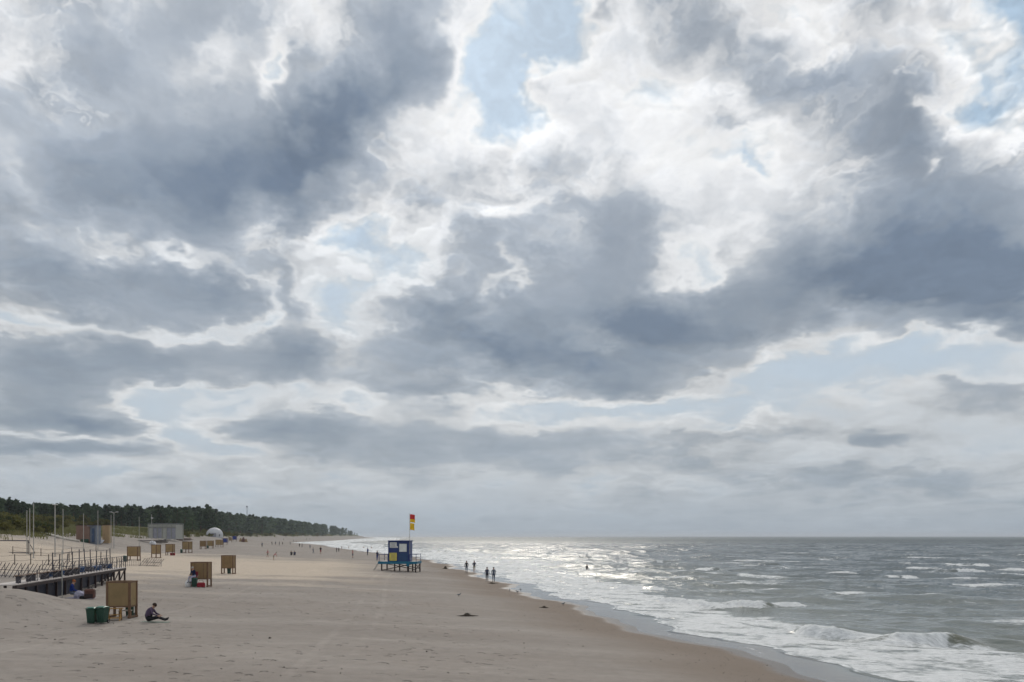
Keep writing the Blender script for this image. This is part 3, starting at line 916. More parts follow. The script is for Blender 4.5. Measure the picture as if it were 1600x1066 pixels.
PINES = []
for sd in range(5):
    v, f, lean, cl = pine_shape(sd + 1)
    crown = mesh_only('pine_crown', v, f, M['needles'])
    tb = MB(); tb.tube((0, 0, -0.04), (lean * .4, 0, .5), .022, .014, 7); tb.tube((lean * .4, 0, .5), (lean, 0, .94), .014, .004, 6)
    for (x, y, z, *_r) in cl[::2]:
        tb.tube((lean * z * .9, 0, z - .07), (x, y, z), .007, .003, 5)
    trunk = mesh_only('pine_trunk', tb.v, tb.f, M['bark'])
    PINES.append((crown, trunk, v))
SHRUBS = []
for sd in range(4):
    v, f, cl = shrub_shape(sd + 21)
    sb = MB()
    for (x, y, z, *_r) in cl:
        sb.tube((x * .15, y * .15, -.06), (x * .6, y * .6, z * .6), .018, .012, 5); sb.tube((x * .6, y * .6, z * .6), (x, y, z), .012, .004, 5)
    SHRUBS.append((mesh_only('shrub_foliage', v, f, M['leaves']), mesh_only('shrub_foliage_dark', v, f, M['leavesdark']), mesh_only('shrub_stem', sb.v, sb.f, M['stem']), v))


def plant(name, loc, rz, scl, parts, **kw):
    e = empty(name, loc, rz, **kw); e.scale = scl
    for n, me in parts:
        o = bpy.data.objects.new(n, me); o.parent = e; col.objects.link(o)
    return e


def landmark(u):
    for lim, t in ((-10, 'at the very left edge'), (38, 'above the goal frame'), (70, 'behind the three slender poles'), (112, 'behind the thick lamp post'),
                   (158, 'behind the brown kiosk'), (200, 'behind the double lamp post'), (240, 'left of the grey pavilion'), (285, 'behind the grey pavilion'),
                   (318, 'between pavilion and dome tent'), (352, 'behind the white dome tent'), (400, 'right of the dome tent'), (450, 'below the radio mast, to its right'),
                   (500, 'on the middle of the far ridge'), (535, 'near the end of the far ridge'), (900, 'at the low seaward tip of the ridge')):
        if u < lim: return t


def build_wood():
    q = np.random.default_rng(11)
    cand = []
    for _ in range(26000):
        u = q.uniform(-110, 572)
        Y = math.exp(q.uniform(math.log(150), math.log(2600)))
        X = (u - 800) / F * Y
        d = float(inland(X, np.array(Y)))
        front = 142 if u < 240 else 102
        if d < front or d > front + 150: continue
        z = gz(X, Y)
        hmax = (HORIZON - sky_v(u)) / F * Y + CAM_Z - z
        if hmax < 2.5: continue
        h = min(q.uniform(8.5, 14.0), hmax * q.uniform(0.82, 1.02))
        if hmax > 16: h = min(max(h, hmax * q.uniform(.55, .95)), 21)
        if h < 2.5: continue
        cand.append((d - front, X, Y, z, h, u))
    # thin out: keep spacing relative to distance
    cand.sort(key=lambda c: c[0])
    kept, cells = [], {}
    for c in cand:
        cell = 2.6 + 0.006 * c[2]
        key = (int(c[1] // cell), int(c[2] // (cell * 1.6)))
        if key in cells: continue
        cells[key] = 1; kept.append(c)
    kept.sort(key=lambda c: -(c[4] / c[2]) * (1.0 if c[0] < 60 else .35))
    near, rest = kept[:250], kept[250:2400]
    for i, (d, X, Y, z, h, u) in enumerate(near):
        crown, trunk, _ = PINES[i % 5]
        w = h * q.uniform(0.85, 1.25)
        lab = ('tall ' if h > 12 else 'low ' if h < 7 else '') + 'dark green pine ' + landmark(u)
        plant('pine_tree', (X, Y, z - .1), q.uniform(-.6, .6), (w, w, h), (('crown', crown), ('trunk', trunk)), label=lab, cat='tree',
              group='pines ' + landmark(u))
    # the pines behind, which read as one mass
    V = []
    small = [pine_shape(50 + i, n_each=9, size=0.10, low=0.04)[0] for i in range(5)]
    for i, (d, X, Y, z, h, u) in enumerate(rest):
        a = q.uniform(0, 6.28); w = h * q.uniform(.9, 1.3)
        p = small[i % 5]; c, s_ = math.cos(a), math.sin(a)
        V.append(np.stack([X + w * (p[:, 0] * c - p[:, 1] * s_), Y + w * (p[:, 0] * s_ + p[:, 1] * c), z - .1 + h * p[:, 2]], 1))
    V = np.concatenate(V)
    o = np_mesh('pine_wood', V, np.arange(len(V)).reshape(-1, 4), M['needles'], smooth=False)
    tag(o, 'dense dark pine wood covering the dune behind the beach', 'wood', kind='stuff')
    # shrubs on the seaward side of the dune
    shr, cells = [], {}
    for _ in range(9000):
        u = q.uniform(-90, 560)
        Y = math.exp(q.uniform(math.log(105), math.log(1500)))
        X = (u - 800) / F * Y
        d = float(inland(X, np.array(Y)))
        lo, hi = (86, 146) if u < 240 else (82, 112)
        if d < lo or d > hi: continue
        if u < 240 and Y > 360: continue
        if 105 < u < 180 and d < 96: continue
        z = gz(X, Y)
        hmax = (HORIZON - sky_v(u)) / F * Y + CAM_Z - z
        h = q.uniform(2.2, 4.4) * (0.6 + 0.7 * (d - lo) / (hi - lo)) if u < 240 else q.uniform(1.0, 2.4) * (1 + Y / 700)
        h = min(h, hmax * (.99 if u < 45 else .80))
        if h < .7: continue
        cell = 2.9 if u < 240 else 3.5 + .008 * Y
        key = (int(X // cell), int(Y // (cell * 1.5)))
        if key in cells: continue
        cells[key] = 1; shr.append((X, Y, z, h, u, d))
    shr.sort(key=lambda c: -(c[3] / c[1]))
    left = [c for c in shr if c[4] < 240][:200]; far = [c for c in shr if c[4] >= 240][:170]
    for i, (X, Y, z, h, u, d) in enumerate(left + far):
        li, dk, st, _ = SHRUBS[i % 4]
        dark = q.random() < (.35 if u < 240 else .3)
        w = h * q.uniform(.75, 1.15)
        lab = ('dark green ' if dark else 'olive green ') + ('shrub' if h > 3 else 'low shrub') + ' on the dune ' + landmark(u)
        plant('dune_shrub', (X, Y, z - .1), q.uniform(0, 6.28), (w, w, h), (('foliage', dk if dark else li), ('stem', st)), label=lab, cat='shrub', group='shrubs ' + landmark(u))
    # marram grass on the dune foot
    n = 30000
    u = q.uniform(-60, 580, n); Y = np.exp(q.uniform(math.log(105), math.log(1600), n)); X = (u - 800) / F * Y
    d = inland(X, Y) + 14 * fbm(X / 18, Y / 18, 3)
    ok = (d > 80) & (d < 118) & (q.random(n) < sstep(d, 80, 98) * .9 + .1)
    X, Y = X[ok], Y[ok]; Z = ground(X, Y); n = len(X)
    V = []
    for k in range(5):
        a = q.uniform(0, 6.28, n); h = q.uniform(.45, 1.0, n) * (1 + Y / 600); w = .05 * h + .00022 * Y
        ox, oy = q.normal(0, .3, n) * (1 + Y / 300), q.normal(0, .3, n) * (1 + Y / 300)
        lx, ly = np.cos(a) * h * .45, np.sin(a) * h * .45
        b = np.stack([X + ox, Y + oy, Z - .05], 1)
        s_ = np.stack([w, w * 0, w * 0], 1)
        t_ = np.stack([lx, ly, h], 1)
        V.append(np.stack([b - s_, b + s_, b + t_ * .6 + s_ * .7, b + t_], 1).reshape(-1, 3))
    V = np.concatenate(V)
    o = np_mesh('marram_grass', V, np.arange(len(V)).reshape(-1, 4), M['grass'], smooth=False)
    tag(o, 'yellow green marram grass along the foot of the dunes', 'grass', kind='stuff')


build_wood()


# ------------------------------------------------------------------ people
def skin_body(name, J, E, fingers=()):
    """joints {name: (x,y,z,r)} and bones [(a,b,region)] -> one continuous mesh with clothing regions
    slots: 0 skin, 1 top, 2 bottoms, 3 shoes"""
    names = list(J); idx = {n: i for i, n in enumerate(names)}
    me = bpy.data.meshes.new(name)
    me.from_pydata([J[n][:3] for n in names], [(idx[a], idx[b]) for a, b, _ in E], [])
    o = bpy.data.objects.new(name, me); col.objects.link(o)
    o.modifiers.new('skin', 'SKIN').use_smooth_shade = True
    s = o.modifiers.new('sub', 'SUBSURF'); s.levels = 1; s.render_levels = 1
    sv = me.skin_vertices[0].data
    for n in names:
        r = J[n][3]; sv[idx[n]].radius = r if isinstance(r, tuple) else (r, r)
        sv[idx[n]].use_root = (n == 'pelvis')
    bpy.context.view_layer.update()
    ev = o.evaluated_get(bpy.context.evaluated_depsgraph_get())
    out = bpy.data.meshes.new_from_object(ev)
    bpy.data.objects.remove(o); bpy.data.meshes.remove(me)
    P = np.array([[J[a][:3], J[b][:3]] for a, b, _ in E]); reg = [r for *_, r in E]
    bm = bmesh.new(); bm.from_mesh(out)
    n0 = len(bm.verts)
    for (p, dirv, side) in fingers:                       # five separate slightly curled fingers on each hand
        p = Vector(p); dv = Vector(dirv).normalized(); sv_ = Vector(side).normalized()
        for k, (o_, L) in enumerate(((-.030, .065), (-.010, .078), (.010, .074), (.028, .058))):
            b0 = p + sv_ * o_; b1 = b0 + dv * L * .55; b2 = b1 + (dv + dv.cross(sv_) * .5).normalized() * L * .5
            _cap(bm, b0, b1, .010, .009); _cap(bm, b1, b2, .009, .006)
        b0 = p - sv_ * .034 - dv * .05; b1 = b0 + (dv - sv_ * .9).normalized() * .055
        _cap(bm, b0, b1, .012, .008)
    hd = Vector(J['head'][:3]); up = (hd - Vector(J['neck'][:3])).normalized()
    fw = Vector(J.get('face', (0, 1, 0))[:3]) if False else FACE_DIR[0]
    sd = fw.cross(up).normalized()
    _cap(bm, hd + fw * .085 - up * .005, hd + fw * .118 - up * .025, .010, .014)           # nose
    for s_ in (-1, 1):
        _cap(bm, hd + sd * s_ * .082 - up * .02, hd + sd * s_ * .096 + up * .02, .016, .014)   # ears
    bm.to_mesh(out)
    slots = []
    bm.faces.ensure_lookup_table()
    for f in bm.faces:
        c = np.array(f.calc_center_median())
        a, b = P[:, 0], P[:, 1]; ab = b - a
        t = np.clip(((c - a) * ab).sum(1) / np.maximum((ab * ab).sum(1), 1e-9), 0, 1)
        d = np.linalg.norm(a + ab * t[:, None] - c, axis=1)
        slots.append(reg[int(d.argmin())])
    bm.free()
    out.materials.clear()
    for k in ('skin', 'slate', 'denim', 'black'):
        out.materials.append(M[k])
    out.polygons.foreach_set('material_index', slots)
    out.polygons.foreach_set('use_smooth', [True] * len(out.polygons))
    out.update()
    return out


def _cap(bm, p0, p1, r0, r1):
    d = p1 - p0; q = d.to_track_quat('Z', 'Y'); rings = []
    for p, r in ((p0, r0), (p1, r1)):
        rings.append([bm.verts.new(p + q @ Vector((math.cos(a) * r, math.sin(a) * r, 0))) for a in (0, 1.257, 2.513, 3.77, 5.027)])
    for i in range(5):
        bm.faces.new((rings[0][i], rings[0][(i + 1) % 5], rings[1][(i + 1) % 5], rings[1][i]))
    bm.faces.new(rings[1]); bm.faces.new(rings[0][::-1])


FACE_DIR = [Vector((0, 1, 0))]


def standing(name, ll, rl, la, ra, long_sleeve=True, shorts=False, bend=0.0, face=(0, 1, 0)):
    """ll/rl: forward swing of (knee, foot); la/ra: (elbow, hand) offsets from the shoulder. Faces +Y."""
    FACE_DIR[0] = Vector(face)
    B = lambda z: (math.sin(bend) * (z - .95), .95 + math.cos(bend) * (z - .95)) if z > .95 else (0, z)
    def T(x, y, z):
        dy, zz = B(z); return (x, y + dy, zz)
    J = {'pelvis': (0, 0, .96, (.155, .115)), 'belly': (*T(0, .01, 1.12), (.145, .10)), 'chest': (*T(0, 0, 1.32), (.165, .115)),
         'collar': (*T(0, -.01, 1.44), (.10, .075)), 'neck': (*T(0, .005, 1.53), .055), 'head': (*T(0, .025, 1.64), (.082, .098)), 'top': (*T(0, .015, 1.725), (.062, .075))}
    E = [('pelvis', 'belly', 1), ('belly', 'chest', 1), ('chest', 'collar', 1), ('collar', 'neck', 0), ('neck', 'head', 0), ('head', 'top', 0)]
    fing = []
    for s, leg, arm, k in ((-1, ll, la, 'l'), (1, rl, ra, 'r')):
        J['hip' + k] = (.095 * s, 0, .88, .098)
        J['knee' + k] = (.10 * s, leg[0], .50 + .0 * abs(leg[0]), .066)
        J['ankle' + k] = (.10 * s, leg[1], .095 + leg[2], .042)
        J['toe' + k] = (.12 * s, leg[1] + .15, .035 + leg[2] * .4, .036)
        sh = T(.185 * s, -.005, 1.42)
        J['sho' + k] = (*sh, .062)
        el = (sh[0] + arm[0][0] * s, sh[1] + arm[0][1], sh[2] + arm[0][2]); ha = (sh[0] + arm[1][0] * s, sh[1] + arm[1][1], sh[2] + arm[1][2])
        J['elb' + k] = (*el, .046); J['wri' + k] = (*ha, .031)
        dv = (Vector(ha) - Vector(el)).normalized(); pm = Vector(ha) + dv * .085
        J['palm' + k] = (*pm, (.022, .040))
        fing.append((pm + dv * .012, dv, Vector((0, s * 1.0, 0))))
        E += [('pelvis', 'hip' + k, 2), ('hip' + k, 'knee' + k, 2), ('knee' + k, 'ankle' + k, 0 if shorts else 2), ('ankle' + k, 'toe' + k, 3),
              ('collar', 'sho' + k, 1), ('sho' + k, 'elb' + k, 1), ('elb' + k, 'wri' + k, 1 if long_sleeve else 0), ('wri' + k, 'palm' + k, 0)]
    return skin_body(name, J, E, fing), J


ARM_DOWN = ((.06, -.03, -.28), (.07, .05, -.53)); ARM_FWD = ((.05, .10, -.27), (.03, .28, -.46)); ARM_BACK = ((.06, -.13, -.26), (.06, -.16, -.52))
ARM_BENT = ((.09, -.02, -.28), (-.04, .22, -.30)); ARM_HOLD = ((.10, .05, -.27), (-.12, .24, -.16))
POSES = {}
POSES['stride'] = standing('person', (.16, .26, 0), (.02, -.24, .05), ARM_BACK, ARM_FWD)
POSES['stroll'] = standing('person', (.02, -.18, .04), (.13, .20, 0), ARM_DOWN, ARM_BACK)
POSES['stand'] = standing('person', (.02, 0, 0), (.03, .02, 0), ARM_DOWN, ARM_BENT)
POSES['shorts'] = standing('person', (.12, .18, 0), (.02, -.16, .03), ARM_FWD, ARM_BACK, long_sleeve=False, shorts=True)
POSES['arms'] = standing('person', (.02, 0, 0), (.05, .05, 0), ARM_BENT, ARM_HOLD, long_sleeve=False, shorts=True)
POSES['bend'] = standing('person', (.06, 0, 0), (.02, -.05, 0), ((.05, .18, -.20), (.02, .30, -.44)), ((.05, .15, -.22), (.0, .26, -.46)), long_sleeve=False, shorts=True, bend=.75)


def sit_ground(name):
    """sitting on the sand, legs stretched out ahead, leaning forward; faces +Y"""
    FACE_DIR[0] = Vector((0, .85, -.5)).normalized()
    J = {'pelvis': (0, 0, .15, (.22, .19)), 'belly': (0, .05, .32, (.23, .21)), 'chest': (0, .13, .52, (.205, .18)), 'collar': (0, .20, .64, (.13, .11)),
         'neck': (0, .27, .69, .055), 'head': (0, .34, .77, (.085, .098)), 'top': (0, .37, .85, (.062, .075))}
    E = [('pelvis', 'belly', 1), ('belly', 'chest', 1), ('chest', 'collar', 1), ('collar', 'neck', 0), ('neck', 'head', 0), ('head', 'top', 0)]
    fing = []
    for s, k in ((-1, 'l'), (1, 'r')):
        J['hip' + k] = (.10 * s, .08, .11, .105); J['knee' + k] = (.13 * s, .50, .19 + .05 * (s > 0), .07); J['ankle' + k] = (.12 * s, .90, .06, .045); J['toe' + k] = (.15 * s, .95, .20, .038)
        J['sho' + k] = (.19 * s, .21, .60, .062); J['elb' + k] = (.25 * s, .34, .38, .047); J['wri' + k] = (.17 * s, .54, .31, .032)
        dv = (Vector(J['wri' + k][:3]) - Vector(J['elb' + k][:3])).normalized(); pm = Vector(J['wri' + k][:3]) + dv * .075
        J['palm' + k] = (*pm, (.022, .038)); fing.append((pm + dv * .012, dv, Vector((s * 1.0, 0, 0))))
        E += [('pelvis', 'hip' + k, 2), ('hip' + k, 'knee' + k, 2), ('knee' + k, 'ankle' + k, 2), ('ankle' + k, 'toe' + k, 3),
              ('collar', 'sho' + k, 1), ('sho' + k, 'elb' + k, 1), ('elb' + k, 'wri' + k, 1), ('wri' + k, 'palm' + k, 0)]
    return skin_body(name, J, E, fing), J


def sit_chair(name, seat=.44, lean=.10):
    """sitting on a low seat, forearms on the thighs; faces +Y"""
    FACE_DIR[0] = Vector((0, .95, -.3)).normalized()
    z = seat
    J = {'pelvis': (0, 0, z + .10, (.165, .13)), 'belly': (0, .03, z + .28, (.155, .115)), 'chest': (0, .09, z + .48, (.17, .12)), 'collar': (0, .12, z + .60, (.105, .078)),
         'neck': (0, .15, z + .68, .055), 'head': (0, .20, z + .78, (.083, .098)), 'top': (0, .21, z + .865, (.062, .075))}
    E = [('pelvis', 'belly', 1), ('belly', 'chest', 1), ('chest', 'collar', 1), ('collar', 'neck', 0), ('neck', 'head', 0), ('head', 'top', 0)]
    fing = []
    for s, k in ((-1, 'l'), (1, 'r')):
        J['hip' + k] = (.10 * s, .05, z + .08, .10); J['knee' + k] = (.14 * s, .44, z + .06, .07); J['ankle' + k] = (.13 * s, .46, .10, .045); J['toe' + k] = (.15 * s, .62, .04, .038)
        J['sho' + k] = (.19 * s, .11, z + .58, .062); J['elb' + k] = (.26 * s, .16, z + .31, .047); J['wri' + k] = (.14 * s, .38, z + .20, .032)
        dv = (Vector(J['wri' + k][:3]) - Vector(J['elb' + k][:3])).normalized(); pm = Vector(J['wri' + k][:3]) + dv * .07
        J['palm' + k] = (*pm, (.022, .038)); fing.append((pm + dv * .012, dv, Vector((s * 1.0, 0, 0))))
        E += [('pelvis', 'hip' + k, 2), ('hip' + k, 'knee' + k, 2), ('knee' + k, 'ankle' + k, 2), ('ankle' + k, 'toe' + k, 3),
              ('collar', 'sho' + k, 1), ('sho' + k, 'elb' + k, 1), ('elb' + k, 'wri' + k, 1), ('wri' + k, 'palm' + k, 0)]
    return skin_body(name, J, E, fing), J


POSES['ground'] = sit_ground('person')
POSES['seat'] = sit_chair('person')
POSES['low'] = sit_chair('person', seat=.10)


def hair_mesh(J):
    h = Vector(J['head'][:3]); n = Vector(J['neck'][:3]); up = (h - n).normalized()
    b = MB(); b.blob((0, 0, 0), (.100, .112, .105), 10, 8, jit=.05, seed=4, zmin=-.35)
    q = Vector((0, 0, 1)).rotation_difference(up)
    vs = [h + up * .035 + q @ (Vector(p) + Vector((0, -.022, 0))) for p in b.v]
    me = bpy.data.meshes.new('hair'); me.from_pydata([tuple(p) for p in vs], [], b.f)
    me.materials.append(M['hair']); me.polygons.foreach_set('use_smooth', [True] * len(me.polygons)); me.update()
    return me


HAIR = {k: hair_mesh(J) for k, (me, J) in POSES.items()}


def person(pose, loc, rz, h, top, bot, shoes='black', hair='hair', skin='skin', label='', group=None):
    me, J = POSES[pose]
    o = bpy.data.objects.new('person', me); col.objects.link(o)
    o.location = loc; o.rotation_euler = (0, 0, rz); o.scale = (h / 1.79,) * 3
    for i, k in enumerate((skin, top, bot, shoes)):
        o.material_slots[i].link = 'OBJECT'; o.material_slots[i].material = M[k]
    tag(o, label, 'person', group)
    hm = bpy.data.objects.new('hair', HAIR[pose]); col.objects.link(hm); hm.parent = o
    hm.material_slots[0].link = 'OBJECT'; hm.material_slots[0].material = M[hair]
    return o

# ------------------------------------------------------------------ lifeguard tower
def build_tower():
    base = at(617, 893)
    t = empty('lifeguard_tower', (base.x, base.y, base.z), math.radians(-4), label='dark blue lifeguard cabin on a teal platform with timber legs', cat='lifeguard tower')
    W, Dp, H = 4.35, 3.6, 1.32          # platform
    x0, x1 = -2.35, 3.05
    MB().box(((x0 + x1) / 2, Dp / 2, H + .02), (x1 - x0, Dp, .10), bevel=.015).build('platform', M['deck'], t)
    MB().box(((x0 + x1) / 2, -.03, H - .10), (x1 - x0 + .1, .06, .36), bevel=.01).build('fascia', M['teal'], t)
    MB().box((x1 + .03, Dp / 2, H - .10), (.06, Dp, .36), bevel=.01).build('fascia', M['teal'], t)
    MB().box((x0 - .03, Dp / 2, H - .10), (.06, Dp, .36), bevel=.01).build('fascia', M['teal'], t)
    MB().box((1.85, -.075, H - .30), (.42, .03, .62), bevel=.01).build('corner_board', M['teal'], t)
    for x in (x0 + .45, -.05, 1.85, x1 - .15):
        for y in (.12, Dp - .15):
            w = .26 if (1 < x < 2 and y < 1) else .17
            MB().box((x, y, H / 2 - .30), (w, w, H + .50), bevel=.02).build('leg', M['darkwood'], t)
    for y in (.02, Dp - .02):
        for (xa, za, xb, zb) in ((x0 + .45, H - .1, x1 - .15, .25), (x0 + .45, .15, x1 - .15, H - .15)):
            MB().tube((xa, y, za), (xb, y + .06, zb), .055, n=6).build('brace', M['darkwood'], t)
    for (ya, za, yb, zb) in ((.12, .9, Dp - .15, .2), (.12, .3, Dp - .15, 1.1)):
        MB().tube((x1 - .05, ya, za), (x1 - .05, yb, zb), .05, n=6).build('brace', M['darkwood'], t)
    # cabin
    cw, cd, ch = 2.9, 2.4, 2.85
    cx0 = -.95; cx1 = cx0 + cw; z0 = H + .07; y0 = .25
    c = MB()
    c.box(((cx0 + cx1) / 2, y0 + .04, z0 + ch / 2), (cw, .08, ch))
    c.box(((cx0 + cx1) / 2, y0 + cd - .04, z0 + ch / 2), (cw, .08, ch))
    c.box((cx0 + .04, y0 + cd / 2, z0 + ch / 2), (.08, cd - .16, ch)); c.box((cx1 - .04, y0 + cd / 2, z0 + ch / 2), (.08, cd - .16, ch))
    cab = c.build('cabin', M['navy'], t)
    for x in (cx0 + .01, (cx0 + cx1) / 2 - .10, cx1 - .01):
        MB().box((x, y0 - .03, z0 + ch / 2), (.13, .06, ch + .04), bevel=.012).build('cabin_post', M['navy'], cab)
    MB().box(((cx0 + cx1) / 2 + .62, y0 - .02, z0 + .60), (1.32, .04, 1.1), bevel=.01).build('lower_panel', M['navy2'], cab)
    MB().box(((cx0 + cx1) / 2, y0 + cd / 2, z0 + ch + .05), (cw + .22, cd + .3, .11), bevel=.02).build('roof', M['navy'], t)
    MB().box((cx1 + .05, y0 + .10, z0 + .85), (.08, .16, 1.7), bevel=.01).build('side_board', M['steel'], t)
    # window with mullion-free pane and frame
    wx, wz = cx0 + 2.05, z0 + 1.92
    fr = MB()
    for (dx, dz, sx, sz) in ((0, .60, 1.22, .07), (0, -.60, 1.22, .07), (-.575, 0, .07, 1.13), (.575, 0, .07, 1.13)):
        fr.box((wx + dx, y0 - .035, wz + dz), (sx, .07, sz))
    wf = fr.build('window', M['navy2'], cab)
    MB().box((wx, y0 - .015, wz), (1.08, .03, 1.13)).build('window_pane', M['window'], cab)
    # notice boards
    sb = MB().box((cx0 + .68, y0 - .055, z0 + 2.30), (.98, .05, .76), bevel=.01).build('notice_board', M['signwhite'], t, label='white notice board with grey lines')
    for k in range(5):
        MB().box((cx0 + .68 - .05 * (k % 2), y0 - .084, z0 + 2.58 - .13 * k), (.78 - .12 * (k % 3), .006, .045)).build('print_line', M['ink'], sb)
    MB().box((cx0 + 1.27, y0 - .055, z0 + 2.02), (.17, .05, .20), bevel=.01).build('small_sign', M['signwhite'], t)
    yb = MB().box((cx0 + .66, y0 - .055, z0 + .66), (1.04, .05, 1.10), bevel=.01).build('notice_board', M['signyellow'], t, label='yellow notice board')
    for k in range(5):
        MB().box((cx0 + .66 + .03 * (k % 2), y0 - .084, z0 + 1.04 - .18 * k), (.70 - .1 * (k % 3), .006, .06)).build('print_line', M['khaki'], yb)
    # railings
    def rail(pts, n_name='railing'):
        for p in pts:
            MB().box((p[0], p[1], H + .07 + .52), (.07, .07, 1.05), bevel=.01).build('railing_post', M['navy'], t)
        for zz in (.45, .98):
            for a, b in zip(pts[:-1], pts[1:]):
                MB().tube((a[0], a[1], H + .07 + zz), (b[0], b[1], H + .07 + zz), .03, n=6).build('railing', M['steel'] if zz < .6 else M['navy'], t)
    rail([(cx0 - .12, .3), (x0 + .05, .3), (x0 + .05, Dp - .1), (x1 - .05, Dp - .1), (x1 - .05, .08), (cx1 + .12, .08)])
    # steps at the left
    for s in (0, .5):
        MB().tube((x0 - .9, .35 + s, 0.0 - .1), (x0 - .06, .35 + s, H), .035, n=6).build('step_rail', M['steel'], t)
    for k in range(4):
        f = (k + 1) / 5
        MB().box((x0 - .9 + .84 * f, .60, H * f), (.22, .5, .03)).build('step', M['deck'], t)
    # flag pole
    pxx = cx1 + .06; ztop = z0 + ch + 3.9
    pole = MB().tube((pxx, y0 + .2, z0 + .4), (pxx, y0 + .2, ztop), .04, .025, n=8).build('flag_pole', M['steel'], t)
    MB().blob((pxx, y0 + .2, ztop + .03), (.05, .05, .05), 8, 6).build('pole_knob', M['steel'], pole)
    def flag(ztop_, w, h, rows, mats, name):
        nx, nz = 12, 10; b = MB()
        for j in range(nz + 1):
            for i in range(nx + 1):
                s = i / nx
                b.v.append((pxx + .045 + w * s * (1 - .05 * math.sin(j * .5)), y0 + .2 + .10 * s * math.sin(s * 7 + j * .35), ztop_ - h * j / nz - .10 * s * s))
        for j in range(nz):
            for i in range(nx):
                a = j * (nx + 1) + i; b.f.append((a, a + 1, a + nx + 2, a + nx + 1)); b.mi.append(0 if j < rows else len(mats) - 1)
        o = b.build('flag', mats, t, smooth=True, label=name)
        so = o.modifiers.new('thickness', 'SOLIDIFY'); so.thickness = .006
    flag(ztop - .12, .70, 1.12, 6, [M['red'], M['yellow']], 'red over yellow lifeguard flag')
    flag(ztop - 1.36, .62, .95, 0, [M['yellow']], 'plain yellow flag')


build_tower()


# ------------------------------------------------------------------ changing cabins
def changing_cabin(u, v, h_px, w_px, rz, board, label, bench=False, ajar=False):
    p = at(u, v); H = h_px * p.y / F; W = w_px * .90 * p.y / F; D = min(1.1, W * .60)
    t = empty('changing_cabin', (p.x, p.y, p.z), rz, label=label, cat='changing cabin', group='beach changing cabins')
    gap = H * .34; r = .055
    bz = (H + gap) / 2; bh = H - gap
    for sx in (-1, 1):
        for y in (0, D):
            MB().box((sx * (W / 2 - r), y, H / 2 - .12), (2 * r, 2 * r, H + .28), bevel=.008).build('post', M['frame'], t)
    MB().box((0, -.012, bz), (W - 4 * r + .01, .03, bh - .004), bevel=.004).build('front_panel', M[board], t)
    for sx in (-1, 1):
        MB().box((sx * (W / 2 - r), D / 2, bz), (.03, D - 2 * r - .004, bh - .004), bevel=.004).build('side_panel', M[board], t)
    MB().box((W * .16, D + .01, bz), (W * .55, .03, bh - .06), bevel=.004).build('screen_panel', M[board], t)
    for zz in (H + .045, gap - .02):
        for y in (-.005, D):
            MB().box((0, y, zz), (W + .03, .07, .085), bevel=.006).build('rail', M['frame'], t)
        for sx in (-1, 1):
            MB().box((sx * (W / 2 - r), D / 2, zz), (.07, D - .08, .08), bevel=.006).build('rail', M['frame'], t)
    for x in (-W / 4, W / 4):
        MB().box((x, -.034, bz), (.035, .014, bh - .08)).build('batten', M['frame'], t) if board == 'board2' else None
    if bench:
        MB().box((W * .12, D * .55, .36), (W * .5, .32, .05), bevel=.008).build('bench', M['plank'], t)
        for x in (-W * .08, W * .32):
            MB().box((x, D * .55, .16), (.06, .26, .35)).build('bench_leg', M['frame'], t)
    for sx in (-1, 1):
        MB().box((sx * (W / 2 - r), D / 2, .05), (.10, D + .25, .10), bevel=.01).build('runner', M['frame'], t)
    return p, H, W, D


CAB = [
    (185, 966, 55, 42, 0.0, 'board', 'largest tan changing cabin, beside the two green wheelie bins', True),
    (311.5, 917, 37, 30, 0.02, 'board2', 'brown changing cabin with a person sitting in front of it', False),
    (355, 897, 28, 21, 0.0, 'board2', 'tan changing cabin with one green bin under it, standing alone', False),
    (207, 876, 21, 18.5, 0.05, 'board', 'olive tan changing cabin behind the end of the raised walkway', False),
    (240.5, 872, 20, 14, -0.55, 'board', 'tan changing cabin seen cornerwise near the slanted bar rack', False),
    (264.5, 868, 17, 13, 0.0, 'board', 'tan changing cabin with a red box under it', False),
    (290, 864, 17, 14, -0.3, 'board', 'orange tan changing cabin in front of the red brown timber stack', False),
    (316.5, 858, 12.5, 9.5, 0.0, 'board2', 'small red brown changing cabin, left of the row of three', False),
    (328, 857, 11.5, 9.5, 0.0, 'board', 'small tan changing cabin with a dark bin, middle of the row of three', False),
    (341, 855, 11, 11, -.3, 'board', 'small pale changing cabin, right of the row of three', False),
    (351.2, 851, 9.5, 7.5, 0.0, 'boardblue', 'nearer of the two dark blue changing cabins below the dome tent', False),
    (366, 846, 8, 6.5, 0.0, 'boardblue', 'farther of the two dark blue changing cabins, right of the dome tent', False),
    (359.5, 847, 7, 5, 0.2, 'board', 'tiny tan changing cabin between the two dark blue ones', False),
]
CABP = [changing_cabin(*c) for c in CAB]
for c, k in zip(CAB, CABP):
    print('cabin', c[:4], 'Y %.0f H %.2f W %.2f' % (k[0].y, k[1], k[2]))


